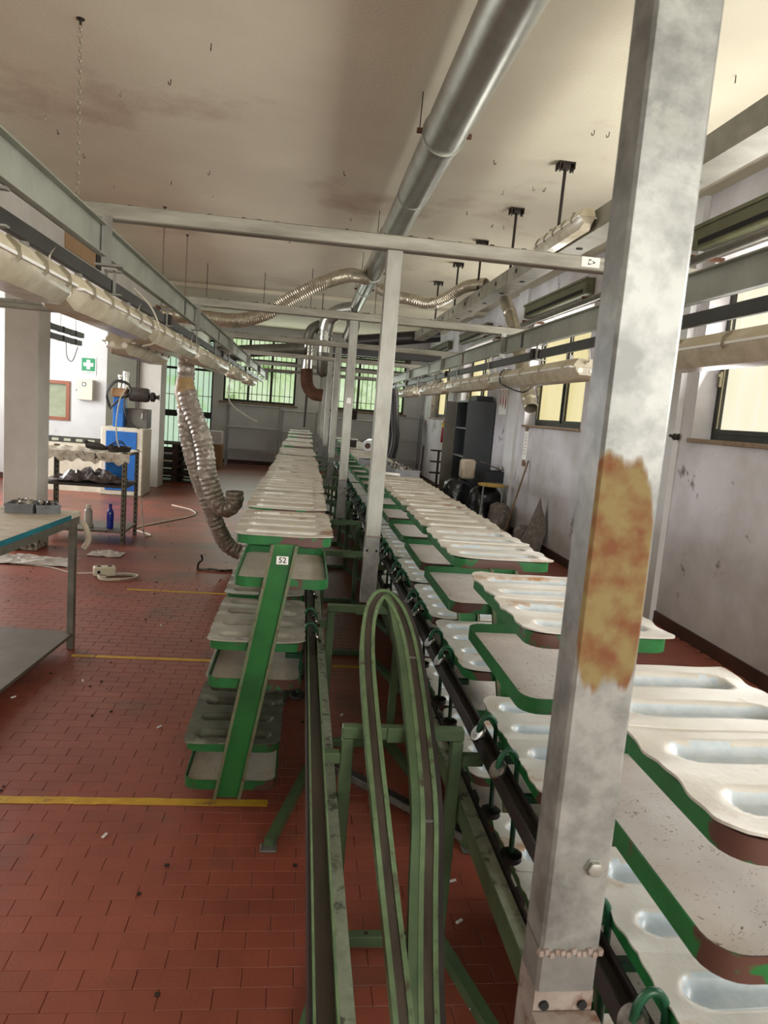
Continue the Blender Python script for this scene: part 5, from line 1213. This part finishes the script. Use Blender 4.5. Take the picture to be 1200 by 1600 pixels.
rack('empty grey metal rack in the far right corner of the hall', 2.0, 3.05, 18.25, 18.65, 1.62, (0.42, 0.95, 1.55))
rack('low grey rack in the middle of the back wall behind the posts', 0.55, 1.9, 18.3, 18.7, 1.40, (0.42, 0.9, 1.38))
tag(MB().bbox(1.0, 1.35, 18.35, 18.6, 1.382, 1.62, 0.01).obj('dark_box', M['iron']), 'dark box on the middle back rack under the window', 'box')
# bigger dark beams in front of the right back window
tag(MB().bbox(0.45, 2.4, 13.0, 13.12, 2.58, 2.72, 0.006).obj('header_beam', M['duct_black']), 'dark header beam crossing in front of the right back window', 'beam')
tag(MB().bbox(0.45, 2.4, 13.7, 13.8, 2.32, 2.38, 0.006).obj('header_beam', M['frame']), 'thinner dark bar below the header beam by the back window', 'beam')
t = thing('window_shutter', 'dark lowered slat shutter at the top of the right back window', 'shutter', (0, 0, 0))
for k in range(7): MB().bbox(0.65, 2.7, BY-0.06, BY-0.03, 2.84+k*0.07, 2.90+k*0.07, 0.006).obj('slat', M['frame'], t)

# ------------------------------------------------------------------ right-hand background
t = thing('locker', 'tall dark grey locker with one open door by the right-side wall', 'cabinet', (2.65, 11.6, 0))
# locker faces -x ; open door swings towards camera
LK = MB(); LK.box(0.0, 0.46, 0.0, 0.02, 0.0, 1.92); LK.box(0.0, 0.46, 0.83, 0.85, 0.0, 1.92); LK.box(0.44, 0.46, 0.02, 0.83, 0.0, 1.92); LK.box(0, 0.44, 0.02, 0.83, 0, 0.03); LK.box(0, 0.44, 0.02, 0.83, 1.89, 1.92)
LK.obj('carcass', M['grey_cab'], t)
for z in (0.5, 0.98, 1.45): MB().box(0.005, 0.43, 0.03, 0.82, z, z+0.02).obj('shelf', M['rack'], t)
MB().box(-0.20, -0.005, 0.83, 0.85, 0.05, 1.90).obj('door', M['grey_door'], t)
tag(MB().bbox(2.80, 3.08, 11.65, 12.1, 1.923, 2.01, 0.006).obj('flat_box', M['navy_box']), 'dark flat box lying on top of the tall locker', 'box')
t = thing('fire_extinguisher', 'red fire extinguisher hung on the wall left of the locker', 'extinguisher', (2.98, 14.9, 1.08))
MB().lathe([(0.02, 0), (0.09, 0.01), (0.095, 0.03), (0.095, 0.42), (0.06, 0.50), (0.03, 0.53), (0.03, 0.55)], (0, 0, 0), 20).obj('cylinder', M['red'], t)
MB().lathe([(0.097, 0.33), (0.097, 0.43)], (0, 0, 0), 20).obj('label_band', M['yellow_tag'], t)
MB().tube(smoothpath([(0, 0, 0.55), (0, 0, 0.62), (0.04, 0, 0.66), (0.09, 0, 0.60), (0.10, 0, 0.45)]), 0.014, 8).obj('hose', M['wire_dark'], t)
MB().box(-0.05, 0.05, -0.015, 0.015, 0.56, 0.60).obj('lever', M['iron'], t)
t = thing('wall_sign', 'red and white sign on the wall just right of the locker', 'sign', (WX-0.006, 11.2, 1.92)); 
MB().box(-0.004, 0.004, -0.22, 0.22, -0.19, 0.26).obj('plate', M['white'], t)
s_ = MB()
for k in range(3):
    yy = -0.15+k*0.15; s_.obox((-0.006, yy-0.05, 0.2), (-0.006, yy, -0.10+0.03*k), 0.022, 0.003, up=(1, 0, 0)); s_.obox((-0.006, yy+0.05, 0.2), (-0.006, yy, -0.10+0.03*k), 0.022, 0.003, up=(1, 0, 0))
s_.obj('red_pattern', M['sign_red'], t)
t = thing('wall_sign', 'narrow vertical sign with brown taped ends under the second visible window', 'sign', (WX-0.006, 9.83, 1.31))
MB().box(-0.004, 0.004, -0.085, 0.085, -0.23, 0.23).obj('plate', M['white'], t)
for z0, z1 in ((0.20, 0.29), (-0.29, -0.20)): MB().box(-0.006, 0.003, -0.07, 0.07, z0, z1).obj('tape', M['sign_brown'], t)
lt = MB()
for k in range(7):
    zz = 0.16-k*0.045; lt.box(-0.0055, -0.0045, -0.03, 0.03, zz-0.012, zz-0.004); lt.box(-0.0055, -0.0045, -0.03+0.02*(k % 3), -0.02+0.02*(k % 3), zz-0.004, zz+0.014)
lt.obj('lettering', M['sign_red'], t)
# clutter heap
def blob(label, name, cat, x, y, rx, ry, h, m, seed, parent=None, z=0.0):
    rng = random.Random(seed); nu, nv = 22, 12; ps = [rng.uniform(0, 6.28) for _ in range(8)]
    mb = MB()
    for j in range(nv+1):
        v = j/nv
        for i in range(nu):
            a = 2*math.pi*i/nu
            prof = (1.0, 1.04, 1.05, 1.05, 1.04, 1.02, 1.0, 0.97, 0.92, 0.86, 0.74, 0.52, 0.2)[j]
            f = prof*(1+0.08*math.sin(3*a+ps[0]+v*3)+0.05*math.sin(7*a+ps[1]+v*9)+0.03*math.sin(13*a+ps[2]-v*14))
            mb.v.append((rx*f*math.cos(a), ry*f*math.sin(a), h*(1-(1-v)**1.5)+0.012*math.sin(5*a+ps[3])*v))
    for j in range(nv):
        for i in range(nu):
            l = (i+1) % nu; mb.f.append((j*nu+i, j*nu+l, (j+1)*nu+l, (j+1)*nu+i))
    mb.f += [tuple(reversed(range(nu))), tuple(range(nv*nu, nv*nu+nu))]; mb.smooth = True
    o = mb.obj(name, m, parent); o.location = (x, y, z)
    return tag(o, label, cat) if parent is None else o
blob('big black bin bag under the ochre stool seat beside the locker', 'bin_bag', 'bag', 2.78, 10.50, 0.26, 0.22, 0.64, M['bag'], 1)
blob('second black bin bag, left of the big one below the locker', 'bin_bag', 'bag', 2.47, 11.08, 0.23, 0.23, 0.68, M['bag'], 2)
blob('slumped grey sack at the wall foot behind the broom', 'grey_sack', 'bag', 2.90, 10.05, 0.15, 0.18, 0.45, M['net'], 3)
tag(MB().bbox(2.50, 2.73, 10.98, 11.16, 0.685, 0.99, 0.03).obj('paper_sack', M['sack'], None, True), 'beige paper sack standing on the left black bag', 'sack')
t = thing('dark_box', 'navy box with a raised brown lid on top of the bin bags', 'box', (2.96, 10.75, 0.69), 0.0)
MB().bbox(-0.17, 0.15, -0.15, 0.15, 0.0, 0.17, 0.004).obj('box', M['navy_box'], t)
MB().obox((-0.20, 0, 0.29), (0.13, 0, 0.18), 0.28, 0.012).obj('lid', M['box_top'], t)
t = thing('stool', 'ochre-topped metal stool over the black bin bag', 'stool', (2.82, 10.3, -0.085))
MB().lathe([(0.19, 0.745), (0.20, 0.75), (0.20, 0.775), (0.19, 0.78)], (0, 0, 0), 24).obj('seat', M['yellow_top'], t)
for a in (210, 330, 90): MB().tube([(0.16*math.cos(R(a)), 0.16*math.sin(R(a)), 0.744), (0.20*math.cos(R(a)), 0.20*math.sin(R(a)), 0.088)], 0.011, 8).obj('leg', M['rack'], t)
t = thing('broom', 'wooden broom leaning against the right-side wall beneath the narrow sign', 'broom', (0, 0, 0))
MB().tube([(2.86, 9.55, 0.08), (3.10, 9.55, 1.12)], 0.013, 8).obj('handle', M['stick'], t)
MB().bbox(2.76, 2.96, 9.50, 9.60, 0.0, 0.08, 0.01).obj('brush_head', M['iron'], t)
t = thing('net_bundle', 'grey see-through netting heaped in a peak against the wall', 'net', (2.93, 8.75, 0))
def netf(u, v):
    a = (u-0.5)*2; pk = 0.72*max(0, 1-abs(a-0.25)*1.25)**1.1
    z = v*pk+0.02; return (-0.28*(1-v)+0.14+0.04*math.sin(u*17), -a*0.55*(1-0.55*v)+0.0, z+0.05*math.sin(u*23+v*5)*(1-v))
nb = MB().grid(netf, 22, 12); nb.smooth = True; nb.obj('netting', M['net'], t)
blob(None, 'bundle', None, 0, 0.15, 0.14, 0.2, 0.3, M['net'], 8, parent=t)
t = thing('shoe_rack', 'small black spiked drying rack between the locker door and the back corner', 'rack', (2.70, 14.0, 0))
MB().box(-0.02, 0.02, -0.02, 0.02, 0, 0.95).obj('stand', M['iron'], t)
for z in (0.25, 0.5, 0.72, 0.94): MB().bbox(-0.16, 0.16, -0.06, 0.06, z, z+0.03, 0.004).obj('prong', M['iron'], t)
tag(MB().obox((2.52, 15.0, 0.0), (2.56, 15.0, 0.98), 0.03, 0.03).obj('dark_stake', M['iron']), 'thin dark stake standing upright near the far corner rack', 'stake')
t = thing('wall_socket', 'broken black wall fitting on the white wall left of the nearest window', 'fitting', (WX-0.02, 5.72-0.0, 1.60))
MB().lathe([(0.025, -0.03), (0.03, -0.02), (0.022, 0.0), (0.03, 0.012)], (0, 0, 0), 12, 'x').obj('stub', M['iron'], t)
MB().tube([(-0.02, 0, 0), (-0.06, 0.02, 0.01)], 0.012, 8).obj('plug', M['iron'], t)
